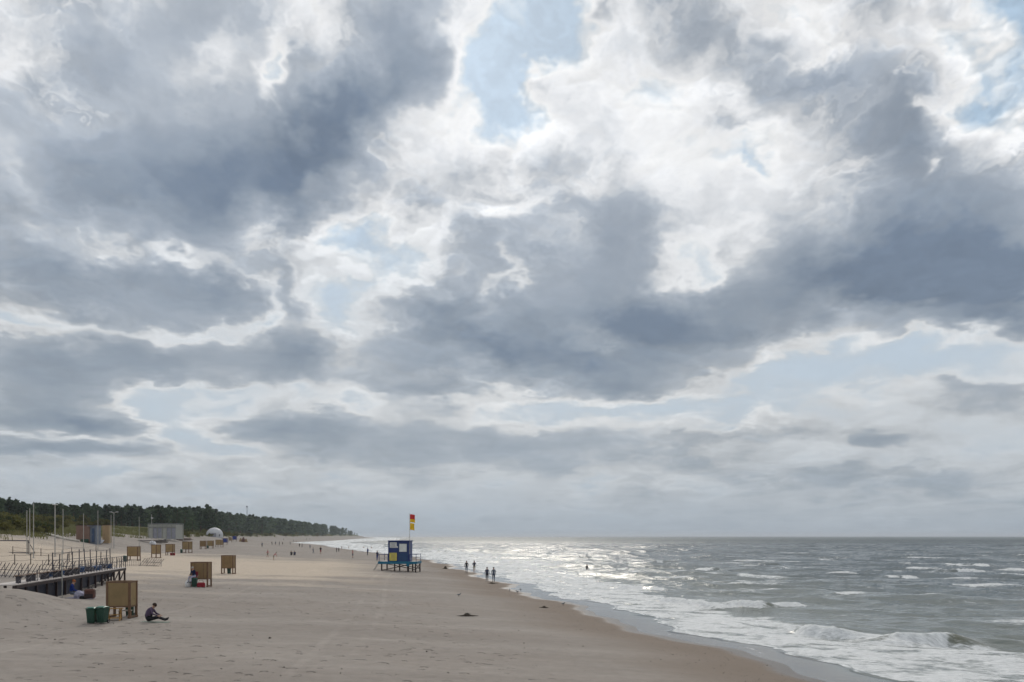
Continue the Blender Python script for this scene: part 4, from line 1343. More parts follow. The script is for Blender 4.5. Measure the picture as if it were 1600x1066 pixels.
# ------------------------------------------------------------------ wheelie bins and small things
def wheelie_bin(loc, rz, label, s=1.0, group='green wheelie bins'):
    t = empty('wheelie_bin', loc, rz, label=label, cat='bin', group=group); t.scale = (s, s, s)
    b = MB(); w0, w1, d0, d1, h = .19, .245, .22, .275, .88
    vs = [(-w0, -d0, .05), (w0, -d0, .05), (w0, d0, .05), (-w0, d0, .05), (-w1, -d1, h), (w1, -d1, h), (w1, d1, h), (-w1, d1, h)]
    b.raw(vs, [(3, 2, 1, 0), (4, 5, 6, 7), (0, 1, 5, 4), (1, 2, 6, 5), (2, 3, 7, 6), (3, 0, 4, 7)])
    body = b.build('body', M['green'], t)
    for x in (-.12, 0, .12):
        MB().box((x, -.254, .46), (.045, .03, .70), rx=-.062, bevel=.006).build('rib', M['green'], body)
    MB().box((0, 0, h - .02), (.53, .59, .05), bevel=.01).build('rim', M['green'], t)
    l = MB()
    n = 8
    for i in range(n + 1):
        y = -.30 + .62 * i / n; z = h + .015 + .085 * math.sin(math.pi * (0.15 + .8 * i / n))
        l.v += [(-.27, y, z - .02), (-.2, y, z + .02), (.2, y, z + .02), (.27, y, z - .02)]
    for i in range(n):
        for j in range(3):
            a = i * 4 + j; l.f.append((a, a + 1, a + 5, a + 4)); l.mi.append(0)
    lid = l.build('lid', M['lid'], t)
    so = lid.modifiers.new('thickness', 'SOLIDIFY'); so.thickness = .035; so.offset = -1
    MB().tube((-.20, .32, h + .0), (.20, .32, h + .0), .018).build('handle', M['green'], t)
    for x in (-.22, .22):
        wl = MB().tube((x - .025, .20, .09), (x + .025, .20, .09), .10, n=14).build('wheel', M['rubber'], t)
        MB().tube((x - .03, .20, .09), (x + .03, .20, .09), .035, n=8).build('hub', M['steel'], wl)
    return t


pb = at(150, 974)
wheelie_bin((pb.x - .20, pb.y, pb.z), .12, 'green wheelie bin, left one of the pair beside the largest cabin', .80)
q_ = (pb.x + .26, pb.y + .12)
wheelie_bin((q_[0], q_[1], gz(*q_)), -.10, 'green wheelie bin of the pair, the one nearer the largest cabin', .84)
p0, H0, W0, D0 = CABP[0]
q_ = (p0.x - .05, p0.y + 1.35); wheelie_bin((*q_, gz(*q_)), .3, 'green bin seen through the gap under the largest cabin', .85)
p1 = at(306, 917.5)
wheelie_bin((p1.x, p1.y - .25, gz(p1.x, p1.y - .25)), .1, 'dark green bin at the knees of the person by the brown cabin', .80)
p2, H2, W2, D2 = CABP[2]
q_ = (p2.x + .02, p2.y + .55); wheelie_bin((*q_, gz(*q_)), .0, 'green bin standing under the lone tan cabin', .72)
q_ = at(195.5, 878); wheelie_bin(q_, .2, 'dark green bin left of the olive tan cabin by the walkway end', .85)
q_ = at(283.5, 864.5); wheelie_bin(q_, .2, 'dark bin left of the orange tan cabin', .8)
q_ = at(324.5, 857); wheelie_bin(q_, .2, 'tiny dark bin under the middle cabin of the row of three', .75)


def trestle(p, rz):
    t = empty('wooden_trestle', p, rz, label='ochre wooden trestle between the wheelie bins and the largest cabin', cat='trestle')
    for i in range(3):
        MB().box((0, -.20 + .2 * i, .62 - .02 * i), (.72, .16, .035), bevel=.006).build('plank', M['crate'], t)
    for x in (-.28, .28):
        MB().tube((x, -.28, -.05), (x, .22, .6), .03, n=6).build('leg', M['crate'], t); MB().tube((x, .28, -.05), (x, -.22, .6), .03, n=6).build('leg', M['crate'], t)
    MB().tube((-.3, 0, .28), (.3, 0, .28), .025, n=6).build('stretcher', M['crate'], t)
    MB().box((0.02, .05, .12), (.55, .4, .03)).build('shelf', M['crate'], t)


q_ = at(174.5, 970); trestle((q_.x, q_.y + .3, gz(q_.x, q_.y + .3)), .25)

# red box under the sixth cabin
pr = CABP[5][0]
rb = empty('red_box', (pr.x + .45, pr.y + .35, gz(pr.x + .45, pr.y + .35)), .1, label='red box on the sand under a tan changing cabin', cat='box')
MB().box((0, 0, .20), (.75, .5, .46), bevel=.03).build('body', M['crimson'], rb); MB().box((0, 0, .46), (.80, .55, .06), bevel=.02).build('lid', M['pink'], rb)


# ------------------------------------------------------------------ raised walkway at the left
def build_walkway():
    A, C = Vector((-28.3, 45.4, 0)), Vector((-34.2, 70.5, 0)); zt = 2.9
    L = (C - A).length; ang = math.atan2(C.y - A.y, C.x - A.x)
    t = empty('raised_walkway', (A.x, A.y, 0), ang, label='long raised walkway with dark skirt, low benches and tall rail posts', cat='walkway')
    Wd = 1.25                              # runs along +x, left side = +y (inland)
    g_at = lambda a, b: gz(*(Matrix.Rotation(ang, 3, 'Z') @ Vector((a, b, 0)) + A).xy)
    n = 14; st = L / n
    for i in range(n):
        MB().box((st * (i + .5), Wd / 2, zt - .03), (st - .03, Wd, .07), bevel=.01).build('deck_panel', M['deck'], t)
    MB().box((L / 2, -.02, zt - .16), (L, .06, .18)).build('edge_beam', M['darkwood'], t)
    for i in range(n + 1):
        for y in (.08, Wd - .08):
            z0 = g_at(st * i, y) - .3
            MB().box((st * i, y, (zt - .08 + z0) / 2), (.13, .13, zt - .08 - z0), bevel=.01).build('pile', M['darkwood'], t)
    for i in range(n - 2):                 # skirt, torn away at the far end
        za, zb = g_at(st * i, 0), g_at(st * (i + 1), 0)
        f = 1.0 if i < 6 else 0.75 - .08 * (i - 6)
        la, lb = max(zt - .22 - (zt - za) * f, za - .05), max(zt - .22 - (zt - zb) * f, zb - .05)
        b = MB(); x0, x1 = st * i + .08, st * (i + 1) - .02
        b.raw([(x0, .12, la), (x1, .16, lb), (x1, .10, zt - .12), (x0, .10, zt - .12), (x0, .15, la), (x1, .19, lb), (x1, .13, zt - .12), (x0, .13, zt - .12)],
              [(0, 1, 2, 3), (7, 6, 5, 4), (0, 4, 5, 1), (3, 2, 6, 7), (0, 3, 7, 4), (1, 5, 6, 2)])
        b.build('skirt_panel', M['skirt'], t)
    for i in range(n - 4, n):
        MB().tube((st * i, .08, g_at(st * i, 0) + .1), (st * (i + 1), .08, zt - .2), .05, n=6).build('brace', M['darkwood'], t)
    # benches along the seaward edge
    for i in range(5):
        x = 1.2 + i * 2.45
        MB().box((x + .95, .30, zt + .44), (2.1, .34, .05), bevel=.01).build('bench_seat', M['frame'], t)
        for dx in (.12, 1.78):
            MB().box((x + dx, .30, zt + .21), (.05, .28, .42), bevel=.01).build('bench_leg', M['paint_steel'], t)
            MB().box((x + dx, .30, zt + .39), (.22, .30, .05), bevel=.01).build('bench_bracket', M['paint_steel'], t)
    # thin front posts, wires and clutter along the seaward edge
    for i in range(17):
        x = .5 + i * (L - 1) / 16
        MB().tube((x, .04, zt - .5), (x + .05 * math.sin(i * 3.1), .02, zt + .75 + .3 * math.sin(i * 1.7)), .022, n=6).build('front_post', M['paint_steel'], t)
        if i < 16:
            x2 = .5 + (i + 1) * (L - 1) / 16
            MB().tube((x, .03, zt + .12 + .1 * math.sin(i * 2.2)), (x2, .03, zt + .62 + .1 * math.sin(i)), .013, n=5).build('wire', M['paint_steel'], t)
            MB().tube((x, .03, zt + .60), (x2, .03, zt + .22), .013, n=5).build('wire', M['paint_steel'], t)
    for i in range(9):
        x = L * .30 + i * L * .075
        MB().box((x, .75, zt + .22 + .05 * math.sin(i * 2)), (.9, .5, .36), rz=.3 * math.sin(i * 1.9), ry=.12 * math.sin(i * 2.7), bevel=.03).build('stacked_frame', M['paint_steel'] if i % 2 else M['navy2'], t)
    # tall posts with rails
    for i in range(11):
        x = L * .40 + i * L * .0595
        j_ = math.sin(i * 5.3); MB().tube((x + .12 * j_, Wd - .05, zt - .1), (x + .2 * math.sin(i * 3.7), Wd - .05 + .05 * j_, zt + 1.62 + .16 * j_), .036, n=8).build('rail_post', M['paint_steel'], t)
        MB().tube((x + .55, .10, zt - .1), (x + .55, .10, zt + 1.0), .035, n=8).build('rail_post', M['paint_steel'], t)
    xa, xb = L * .40, L * .995
    for y, zz in ((Wd - .05, 1.55), (Wd - .05, 1.05), (Wd - .05, .55), (.10, .98), (.10, .55)):
        MB().tube((xa, y, zt + zz), (xb, y, zt + zz), .022, n=6).build('rail', M['paint_steel'], t)
    for i in range(10):
        x = xa + i * L * .0595
        MB().tube((x, .1, zt + .05), (x + L * .05, .1, zt + .95), .016, n=5).build('rail_brace', M['paint_steel'], t)
    # pale sill board lying on the sand along its foot
    pa, pb_ = at(128, 920), at(168, 910)
    m = (pa + pb_) / 2; an = math.atan2(pb_.y - pa.y, pb_.x - pa.x)
    MB().box((0, 0, .06), ((pb_ - pa).length, .18, .14), bevel=.02).build('timber_sill', M['plank'], None, loc=(m.x, m.y, m.z), label='weathered timber lying on the sand below the walkway', cat='timber').rotation_euler = (math.atan2(0, 1), -math.asin(max(-.3, min(.3, (pb_.z - pa.z) / (pb_ - pa).length))), an)
    pp = at(97, 934)
    sp = empty('steel_post', (pp.x, pp.y, pp.z), 0, label='tall thin steel post standing before the walkway skirt', cat='post')
    MB().tube((0, 0, -.4), (0, 0, 3.1), .032, .028, n=10).build('shaft', M['scaff'], sp)
    MB().box((0, 0, .02), (.26, .26, .04), bevel=.006).build('foot_plate', M['steel'], sp)


build_walkway()


def bar_rack(u0, u1, v, hpx, n, label, slope=.55, rz=0.0):
    a, b = at(u0, v), at(u1, v); h = hpx * b.y / F
    Y = (a.y + b.y) / 2; xa, xb = (u0 - 800) / F * Y, (u1 - 800) / F * Y
    t = empty('bar_rack', (xa, Y, gz(xa, Y)), rz, label=label, cat='rack', group='slanted bar racks'); L = xb - xa
    g0 = gz(xa, Y); g1 = gz(xb, Y)
    for i in range(n):
        x = L * i / n; z0 = (g1 - g0) * i / n
        MB().tube((x, 0, z0 - .15), (x + slope * h, .25, z0 + h), .030, n=6).build('slanted_bar', M['paint_steel'], t)
    for f in (.12, .52):
        MB().tube((slope * h * f, .25 * f, h * f), (L + slope * h * f - .3, .25 * f, h * f + (g1 - g0)), .028, n=6).build('cross_bar', M['paint_steel'], t)
    for x in (0, L * .33, L * .66, L):
        z0 = (g1 - g0) * x / L
        MB().tube((x, .5, z0 - .2), (x, .5, z0 + h * .9), .03, n=6).build('upright', M['paint_steel'], t)


bar_rack(-25, 56, 903, 22, 13, 'long rack of slanted steel bars at the left edge behind the walkway')
bar_rack(62, 112, 893, 17, 10, 'rack of slanted bars behind the walkway benches')
bar_rack(216, 249, 885, 12, 9, 'short rack of slanted bars beyond the walkway end', slope=.8)
# low mesh fence between walkway end and rack
pf = at(205, 885)
fe = empty('wire_fence', pf, .25, label='low wire fence beyond the end of the walkway', cat='fence')
for i in range(9):
    MB().tube((-.9 + .24 * i, 0, -.2), (-.9 + .24 * i, 0, .85), .018, n=5).build('wire_bar', M['paint_steel'], fe)
for zz in (.15, .8):
    MB().tube((-.95, 0, zz), (1.1, 0, zz), .02, n=5).build('rail', M['paint_steel'], fe)


# ------------------------------------------------------------------ goal frame, rope fence, poles
def build_goal():
    p = at(44, 866); Y = p.y
    t = empty('goal_frame', (p.x, Y, p.z), 0.0, label='dark steel goal frame on the sand at the left edge', cat='goal')
    h = 21 * Y / F; L = 6.6
    b = lambda a, c, r=.065: MB().tube(a, c, r, n=8)
    zl = gz(p.x - L, Y) - p.z
    b((0, 0, -.2), (0, 0, h)).build('post', M['paint_steel'], t); b((-L, 0, zl - .2), (-L, 0, h)).build('post', M['paint_steel'], t)
    b((0.06, 0, h), (-L - .06, 0, h), .075).build('crossbar', M['paint_steel'], t)
    b((.45, .9, .12), (-L + .45, .9, .12), .05).build('ground_bar', M['paint_steel'], t)
    for x in (0, -L):
        b((x, 0, h - .05), (x + .45, .9, .12), .05).build('stay', M['paint_steel'], t)
    b((0, 0, .2), (-L, 0, .2), .06).build('lower_bar', M['paint_steel'], t)


build_goal()


def rope_fence(pts, label, h=1.2):
    P = [at(u, v) for u, v in pts]
    t = empty('rope_fence', P[0], 0, label=label, cat='fence')
    o = P[0]
    for p in P:
        MB().tube(p - o + Vector((0, 0, -.3)), p - o + Vector((0, 0, h)), .05, .045, n=7).build('post', M['darkwood'], t)
    for zz in (h - .08, h * .45):
        for a, b in zip(P[:-1], P[1:]):
            a2, b2 = a - o + Vector((0, 0, zz)), b - o + Vector((0, 0, zz))
            pts2 = [a2.lerp(b2, k / 6) - Vector((0, 0, .10 * math.sin(math.pi * k / 6))) for k in range(7)]
            MB().path(pts2, .018, 5).build('rope', M['rope'], t)


rope_fence([(-12, 884), (23, 883), (48, 882), (76, 883), (108, 878)], 'rope fence on dark posts behind the slanted bar racks')
rope_fence([(20, 866), (64, 869), (86, 869), (112, 867), (150, 862)], 'farther rope fence on the sand below the dune', 1.1)


def pole(u, vt, vb, label, lamp=None, r=.062):
    p = at(u, vb); h = (vb - vt) * p.y / F
    t = empty('lamp_post' if lamp else 'tall_pole', p, 0, label=label, cat='lamp post' if lamp else 'pole', group='poles on the upper beach')
    MB().tube((0, 0, -.5), (0, 0, h), r, r * .75, n=10).build('shaft', M['steel'], t)
    MB().box((0, 0, .03), (r * 4, r * 4, .06), bevel=.01).build('foot_plate', M['steel'], t)
    if lamp == 'head':
        MB().box((0, 0, h + .04), (.75, .22, .10), bevel=.03).build('lamp_head', M['signwhite'], t)
    elif lamp == 'double':
        for s in (-1, 1):
            MB().tube((0, 0, h - .12), (s * .55, 0, h + .08), .05, n=7).build('arm', M['steel'], t)
            MB().box((s * .62, 0, h + .10), (.50, .26, .10), bevel=.03).build('lamp_head', M['signwhite'], t)
    elif lamp == 'camera':
        MB().blob((0, 0, h + .14), (.14, .14, .15), 10, 7).build('lamp_head', M['rubber'], t)
        MB().box((.1, 0, h - .9), (.5, .18, .22), bevel=.02).build('lamp_box', M['signwhite'], t)
    else:
        MB().blob((0, 0, h), (r * .9, r * .9, r * .6), 10, 6).build('cap', M['steel'], t)


pole(42, 798, 866, 'shortest of the three slender poles by the goal frame')
pole(46.5, 795, 868, 'middle one of the three slender poles by the goal frame')
pole(52.5, 787, 872, 'tallest of the three slender poles by the goal frame')
pole(86, 789, 870, 'thick lamp post with a flat white head left of the brown kiosk', 'head', .085)
pole(98.5, 796, 865, 'plain pole just right of the thick lamp post')
pole(130.5, 803, 861, 'plain pole standing before the brown kiosk')
pole(153, 798, 859, 'plain tall pole between the brown kiosk and the plywood hut')
pole(173.5, 805, 857, 'plain pole just left of the double lamp post')
pole(178, 801, 857, 'lamp post with two heads right of the plywood hut', 'double', .075)
pole(217.5, 808, 855, 'plain pole standing alone left of the grey pavilion')
pole(237, 804, 853, 'lamp post with a dark globe before the grey pavilion', 'camera', .075)


# ------------------------------------------------------------------ huts on the upper beach
def place(u, v):
    return at(u, v)


def build_kiosk():
    p = place(134, 848); k = p.y / F; W, H, D = 31 * k, 27 * k, 16 * k
    t = empty('kiosk', p, -.05, label='brown flat-roofed kiosk with a blue door at the dune foot', cat='kiosk')
    bw = W * .70
    MB().box((-W / 2 + bw / 2, D / 2, H / 2 - .3), (bw, D, H + .6), bevel=.03).build('wall', M['kiosk'], t)
    n = 8
    for i in range(n):
        MB().box((-W / 2 + bw * (i + .5) / n, -.02, H / 2), (bw / n - .03, .03, H - .1), bevel=.004).build('cladding_board', M['kiosk'], t)
    MB().box((W / 2 - W * .15, D / 2, H / 2 - .3), (W * .30, D * .9, H + .6)).build('annex_wall', M['kioskblue'], t)
    dr = MB().box((W / 2 - W * .12, -.02, H * .42), (W * .14, .06, H * .80), bevel=.01).build('door', M['slatedoor'], t)
    MB().tube((W / 2 - W * .16, -.07, H * .42), (W / 2 - W * .16, -.07, H * .50), .02).build('handle', M['steel'], dr)
    MB().box((0, D / 2, H + .05), (W + .3, D + .3, .12), bevel=.02).build('roof', M['darkwood'], t)
    MB().box((W / 2 - W * .27, -.3, H * .96), (W * .2, .5, .12), bevel=.02).build('awning', M['greypanel'], t)
    MB().box((W * .05, -.7, .35), (W * .3, .8, .8), bevel=.05).build('counter', M['green'], t)


build_kiosk()


def build_ply():
    p = place(165, 849); k = p.y / F; W, H = 10 * k, 28 * k
    t = empty('plywood_hut', p, .05, label='tall narrow plywood hut right of the brown kiosk', cat='hut')
    for i in range(3):
        MB().box((-W / 2 + W * (i + .5) / 3, 0, H / 2), (W / 3 - .02, .05, H), bevel=.005).build('front_board', M['plywood'], t)
    MB().box((-W / 2 + .03, W * .5, H / 2), (.05, W * .94, H)).build('side_wall', M['plywood'], t); MB().box((W / 2 - .03, W * .5, H / 2), (.05, W * .94, H)).build('side_wall', M['plywood'], t)
    MB().box((0, W, H / 2), (W, .05, H)).build('back_wall', M['plywood'], t)
    MB().box((0, W * .5, H + .04), (W + .15, W + .2, .07), bevel=.01).build('roof', M['frame'], t)


build_ply()
p = place(150, 849.5); k = p.y / F
lb = empty('sloping_board', p, -.08, label='pale board stand sloping on the sand before the plywood hut', cat='board')
for i in range(2):
    MB().box((-3.5 * k * 2 + 9.3 * k * i + 2.5 * k, .6, 3.2 * k), (9 * k, .08, 7.5 * k), rx=-.9, bevel=.01).build('panel', M['tarp'], lb)
for x in (-8 * k, 8 * k):
    MB().tube((x, .2, -.2), (x, 1.6, 4.8 * k), .05, n=6).build('support', M['frame'], lb)


def build_pavilion():
    p = place(253, 843); k = p.y / F; W, H, D = 46 * k, 24 * k, 22 * k
    t = empty('grey_pavilion', p, -.12, label='grey flat pavilion of scaffold frames and pale panels below the wood', cat='pavilion')
    nx = 6
    for i in range(nx + 1):
        x = -W / 2 + W * i / nx
        for y in (0, D):
            MB().tube((x, y, -.6), (x, y, H), .10, n=7).build('frame_post', M['scaff'], t)
    for z in (H, H * .78, .15):
        for y in (0, D):
            MB().tube((-W / 2, y, z), (W / 2, y, z), .07, n=6).build('frame_rail', M['scaff'], t)
        for x in (-W / 2, W / 2):
            MB().tube((x, 0, z), (x, D, z), .07, n=6).build('frame_rail', M['scaff'], t)
    for i in range(nx):
        x = -W / 2 + W * (i + .5) / nx
        m = M['greypanel'] if i in (1, 2, 4, 5) else M['scaff']
        MB().box((x, .16, H * .38), (W / nx - .22, .06, H * .74), bevel=.01).build('wall_panel', m, t)
        MB().box((x, .16, H * .89), (W / nx - .22, .05, H * .15), bevel=.01).build('fascia_panel', M['scaff'], t)
        MB().box((x, D - .16, H * .5), (W / nx - .22, .06, H * .9)).build('wall_panel', M['scaff'], t)
    for x in (-W / 2 + .16, W / 2 - .16):
        MB().box((x, D / 2, H * .5), (.06, D - .4, H * .92)).build('side_panel', M['scaff'], t)
    MB().box((0, D / 2, H + .10), (W + .2, D + .2, .08)).build('roof', M['greypanel'], t)
    # dish on a stick at the right
    q = place(281, 838)
    d = empty('satellite_dish', q, 0, label='small white dish on a thin post right of the grey pavilion', cat='dish')
    MB().tube((0, 0, -.3), (0, 0, 11 * q.y / F), .05, n=6).build('post', M['steel'], d); MB().blob((0, 0, 12 * q.y / F), (1.6 * q.y / F, .3, 1.8 * q.y / F), 12, 8).build('dish', M['signwhite'], d)


build_pavilion()


def build_dome():
    p = place(333, 839); k = p.y / F; R, H = 13.0 * k, 14.5 * k
    t = empty('dome_tent', p, .2, label='white dome tent on the upper beach below the wood', cat='tent')
    n, m = 16, 6
    prof = [(1.0, -.1), (1.0, .28), (.93, .50), (.76, .72), (.50, .90), (.22, .985), (.0, 1.0)]
    for i in range(n):
        a0, a1 = 2 * math.pi * i / n, 2 * math.pi * (i + 1) / n
        b = MB()
        for r, z in prof:
            for a in (a0, (a0 + a1) / 2, a1):
                rr = R * r * (1.0 if a != (a0 + a1) / 2 else .985)
                b.v.append((math.cos(a) * rr, R + math.sin(a) * rr, H * z))
        for j in range(len(prof) - 1):
            for c in range(2):
                q = j * 3 + c; b.f.append((q, q + 1, q + 4, q + 3)); b.mi.append(0)
        low = i in (11, 12, 13)
        b.build('cover_panel', M['tarp'], t)
    d = MB().box((.05 * R, .02 * R, H * .2), (R * .55, .3, H * .42), bevel=.03).build('door', M['greypanel'], t)
    MB().tube((.2 * R, -.02 * R - .12, H * .2), (.2 * R, -.02 * R - .12, H * .27), .03).build('handle', M['rubber'], d)
    for x in (-.62, .66):
        MB().box((x * R, R - R * math.sqrt(1 - x * x) - .05, H * .16), (R * .28, .14, H * .22), rz=-x * .75, bevel=.02).build('vent_flap', M['ink'], t)
    MB().blob((0, R, H * 1.0), (.3, .3, .16), 10, 6).build('crown_cap', M['signwhite'], t)


build_dome()


# timber stacks, tarpaulin and a board edging on the upper sand
def stack(u, v, wpx, hpx, matname, label, n=5, name='timber_stack', cat='timber stack', rz=0.0):
    p = place(u, v); k = p.y / F; W, H = wpx * k, hpx * k
    t = empty(name, p, rz, label=label, cat=cat); r = random.Random(int(u))
    for j in range(n):
        MB().box((r.uniform(-.06, .06) * W, .4 * (j % 3), H * (j + .5) / n), (W * r.uniform(.75, 1.0), .9, H / n * .8), rz=r.uniform(-.08, .08), ry=r.uniform(-.02, .02), bevel=.02).build('beam', M[matname], t)


stack(249, 848.5, 26, 4.5, 'darkwood', 'dark stack of boards on the sand before the grey pavilion')
stack(283, 845, 34, 4.2, 'rust', 'red brown stack of timber right of the grey pavilion')
stack(222, 846, 34, 1.6, 'paint_steel', 'flat dark boards left of the white tarpaulin', 2)
stack(250, 843.5, 12, 2.2, 'plank', 'pale boards at the foot of the grey pavilion', 3)
p = place(237, 850.5); k = p.y / F
tp = MB(); tp.blob((0, .6, 0), (5.5 * k, 1.2, 5.0 * k), 14, 8, jit=.22, seed=5, zmin=-.15)
tp.build('tarpaulin_heap', M['tarp'], None, loc=(p.x, p.y, p.z - .05), label='pale tarpaulin heap at the foot of the globe lamp post', cat='tarpaulin')
p = place(379.5, 847); k = p.y / F
hp = empty('windbreak_tent', p, 0, label='low brown windbreak tents on the sand right of the blue cabins', cat='tent')
for i, (dx, w, h) in enumerate(((-4.2, 5, 6), (0, 6, 7.5), (4, 5, 5))):
    b = MB(); w2 = w * k / 2
    b.raw([((dx * k - w2), 0, 0), ((dx * k + w2), 0, 0), ((dx * k + w2), 1.6, 0), ((dx * k - w2), 1.6, 0), (dx * k - w2 * .3, .8, h * k), (dx * k + w2 * .3, .8, h * k)],
          [(0, 1, 5, 4), (1, 2, 5), (2, 3, 4, 5), (3, 0, 4), (3, 2, 1, 0)])
    b.build('cover', M['board2'] if i != 1 else M['rust'], hp)

edge = [at(u, v) for u, v in ((66, 834), (78, 836.5), (90, 840), (104, 844), (124, 847))]
eb = empty('timber_edging', edge[0], 0, label='pale timber edging running down the sandy dune foot', cat='edging')
for a, b in zip(edge[:-1], edge[1:]):
    MB().tube(a - edge[0] + Vector((0, 0, .2)), b - edge[0] + Vector((0, 0, .2)), .24, n=6).build('beam', M['plank'], eb)
# radio mast above the wood
mp = px(386, 800, 900)
mz = gz(mp.x, mp.y)
rm = empty('radio_mast', (mp.x, mp.y, mz), 0, label='thin radio mast rising above the wood', cat='mast')
hm = (HORIZON - 790.5) / F * 900 + CAM_Z - mz
for a in range(3):
    c, s_ = math.cos(a * 2.094), math.sin(a * 2.094)
    MB().tube((c * .8, s_ * .8, -.5), (c * .35, s_ * .35, hm), .09, n=5).build('mast_leg', M['paint_steel'], rm)
for j in range(8):
    z = hm * (j + .5) / 8
    MB().tube((.75 - .05 * j, 0, z), (-.38, .6, z + hm / 16), .06, n=4).build('lattice_bar', M['paint_steel'], rm)
MB().box((0, 0, hm - 1.0), (1.6, 1.6, 1.6), bevel=.2).build('antenna', M['greypanel'], rm)


# ------------------------------------------------------------------ who is on the beach
def walker(u, vt, vf, pose, rz, top, bot, label, hair='hair', shoes='black', h=None, group=None, water=0.0):
    p = at(u, vf)
    hh = h or min(1.95, max(1.45, (vf - vt) * p.y / F))
    p.z -= water
    return person(pose, p, rz, hh, top, bot, shoes, hair, label=label, group=group)


AW = 0.0
walker(761, 886, 908.5, 'stroll', .05, 'navyc', 'black', 'person in a dark navy jacket, left one of the nearest strolling couple')
walker(771.3, 886, 909.5, 'stride', -.02, 'slate', 'denim', 'person in a slate blue top and jeans, right one of the nearest strolling couple')
walker(729, 876, 895.5, 'stride', 0, 'black', 'slate', 'person in a black top walking on the wet sand, left one of the farther couple')
walker(741, 876, 894, 'arms', .1, 'navyc', 'khaki', 'bare-legged person in a dark top wading, right one of the farther couple', shoes='skin')
wp = sea_pt(917, 891.5); person('arms', (wp[0], wp[1], -.70), .4, 1.75, 'black', 'black', 'skin', label='lone bather standing waist deep in the sea')
FOLK = [
    (409.5, 847.5, 855, 'stand', 'slate', 'black', 'far lone stroller in grey on the sand left of the seated pair'),
    (418.3, 859, 871, 'shorts', 'pink', 'khaki', 'person in a pink top walking, left of the one bending down'),
    (427.5, 861.5, 876, 'bend', 'pink', 'khaki', 'person in pink bending down on the sand'),
    (489.3, 855.5, 865, 'stride', 'slate', 'slate', 'person in grey striding along, left of the one in black and red'),
    (501, 854, 866, 'arms', 'black', 'crimson', 'person in a black top and red bottoms by the water'),
    (526, 856, 863, 'stand', 'navyc', 'black', 'left one of a distant dark couple at the waterline'),
    (529.3, 856, 863, 'stroll', 'black', 'black', 'right one of a distant dark couple at the waterline'),
    (551, 859, 872, 'shorts', 'pink', 'denim', 'person in a pale pink top walking towards the lifeguard tower'),
    (574.5, 856, 868, 'stroll', 'blue', 'navyc', 'person in blue walking at the water left of the lifeguard tower'),
    (589.5, 859, 876, 'stand', 'navyc', 'blue', 'person in dark blue standing at the left end of the lifeguard platform'),
    (425, 846, 852, 'stroll', 'black', 'black', 'dark figure, leftmost of the distant group by the white surf'),
    (430.5, 846, 852, 'arms', 'slate', 'black', 'grey figure in the distant group by the white surf'),
    (436.5, 846, 852.5, 'stand', 'navyc', 'black', 'navy figure in the distant group by the white surf'),
    (441.5, 847, 852, 'stroll', 'black', 'khaki', 'rightmost figure of the distant group by the white surf'),
    (453.3, 846, 851, 'stride', 'slate', 'denim', 'tiny stroller between the distant group and the distant pair'),
    (468, 849, 855, 'stand', 'black', 'black', 'left one of a tiny pair at the edge of the white surf'),
    (472, 849, 855.5, 'stroll', 'navyc', 'black', 'right one of a tiny pair at the edge of the white surf'),
    (484.3, 851, 857.5, 'stand', 'slate', 'slate', 'tiny grey stroller behind the person striding in grey'),
    (443, 839.5, 844.5, 'stand', 'black', 'black', 'tiny dark figure on the farthest sand left of all the walkers'),
    (479, 839.5, 843.8, 'stroll', 'slate', 'black', 'tiny dark figure on the farthest beach, left one of two'),
    (484.2, 838.8, 843.6, 'stand', 'black', 'black', 'tiny dark figure on the farthest beach, right one of two'),
    (535.5, 838.5, 844.0, 'stride', 'slate', 'black', 'tiny dark figure where the far beach narrows'),
    (351, 828.5, 838, 'stand', 'black', 'navyc', 'dark figure standing right of the white dome tent'),
    (463.0, 842.5, 847.5, 'stroll', 'khaki', 'black', 'tiny figure in khaki on the far grey sand'),
    (458.5, 842.0, 847.0, 'stand', 'slate', 'denim', 'tiny figure in denim on the far grey sand'),
]
for i, (u, vt, vf, pose, top, bot, lab) in enumerate(FOLK):
    walker(u, vt, vf, pose, (i * 1.7) % 6.28 if i > 3 else (.3, 1.2, -1.0, -1.3)[i], top, bot, lab, hair=('hair', 'fair', 'black')[i % 3], group='people along the beach')
for i, (u, v, lab) in enumerate(((534, 857.5, 'bather in the shallows, leftmost of four heads in the surf'), (545, 857.5, 'bather in the shallows, second of four heads in the surf'),
                                 (568.5, 858, 'bather in the shallows, third of four heads in the surf'), (580.5, 858.5, 'bather in the shallows, rightmost of four heads in the surf'))):
    x, y = sea_pt(u, v); person('arms', (x, y, -.55), i * 1.3, 1.75, 'skin', 'navyc', 'skin', label=lab, group='people along the beach')
# pair sitting on the sand
for u, lab, tp_ in ((455.5, 'person in black sitting on the sand, left one of the seated pair', 'black'), (460.5, 'person in dark grey sitting on the sand, right one of the seated pair', 'navyc')):
    p = at(u, 868); person('low', (p.x, p.y, p.z - .02), .5, 1.85, tp_, 'black', label=lab, group='people along the beach')

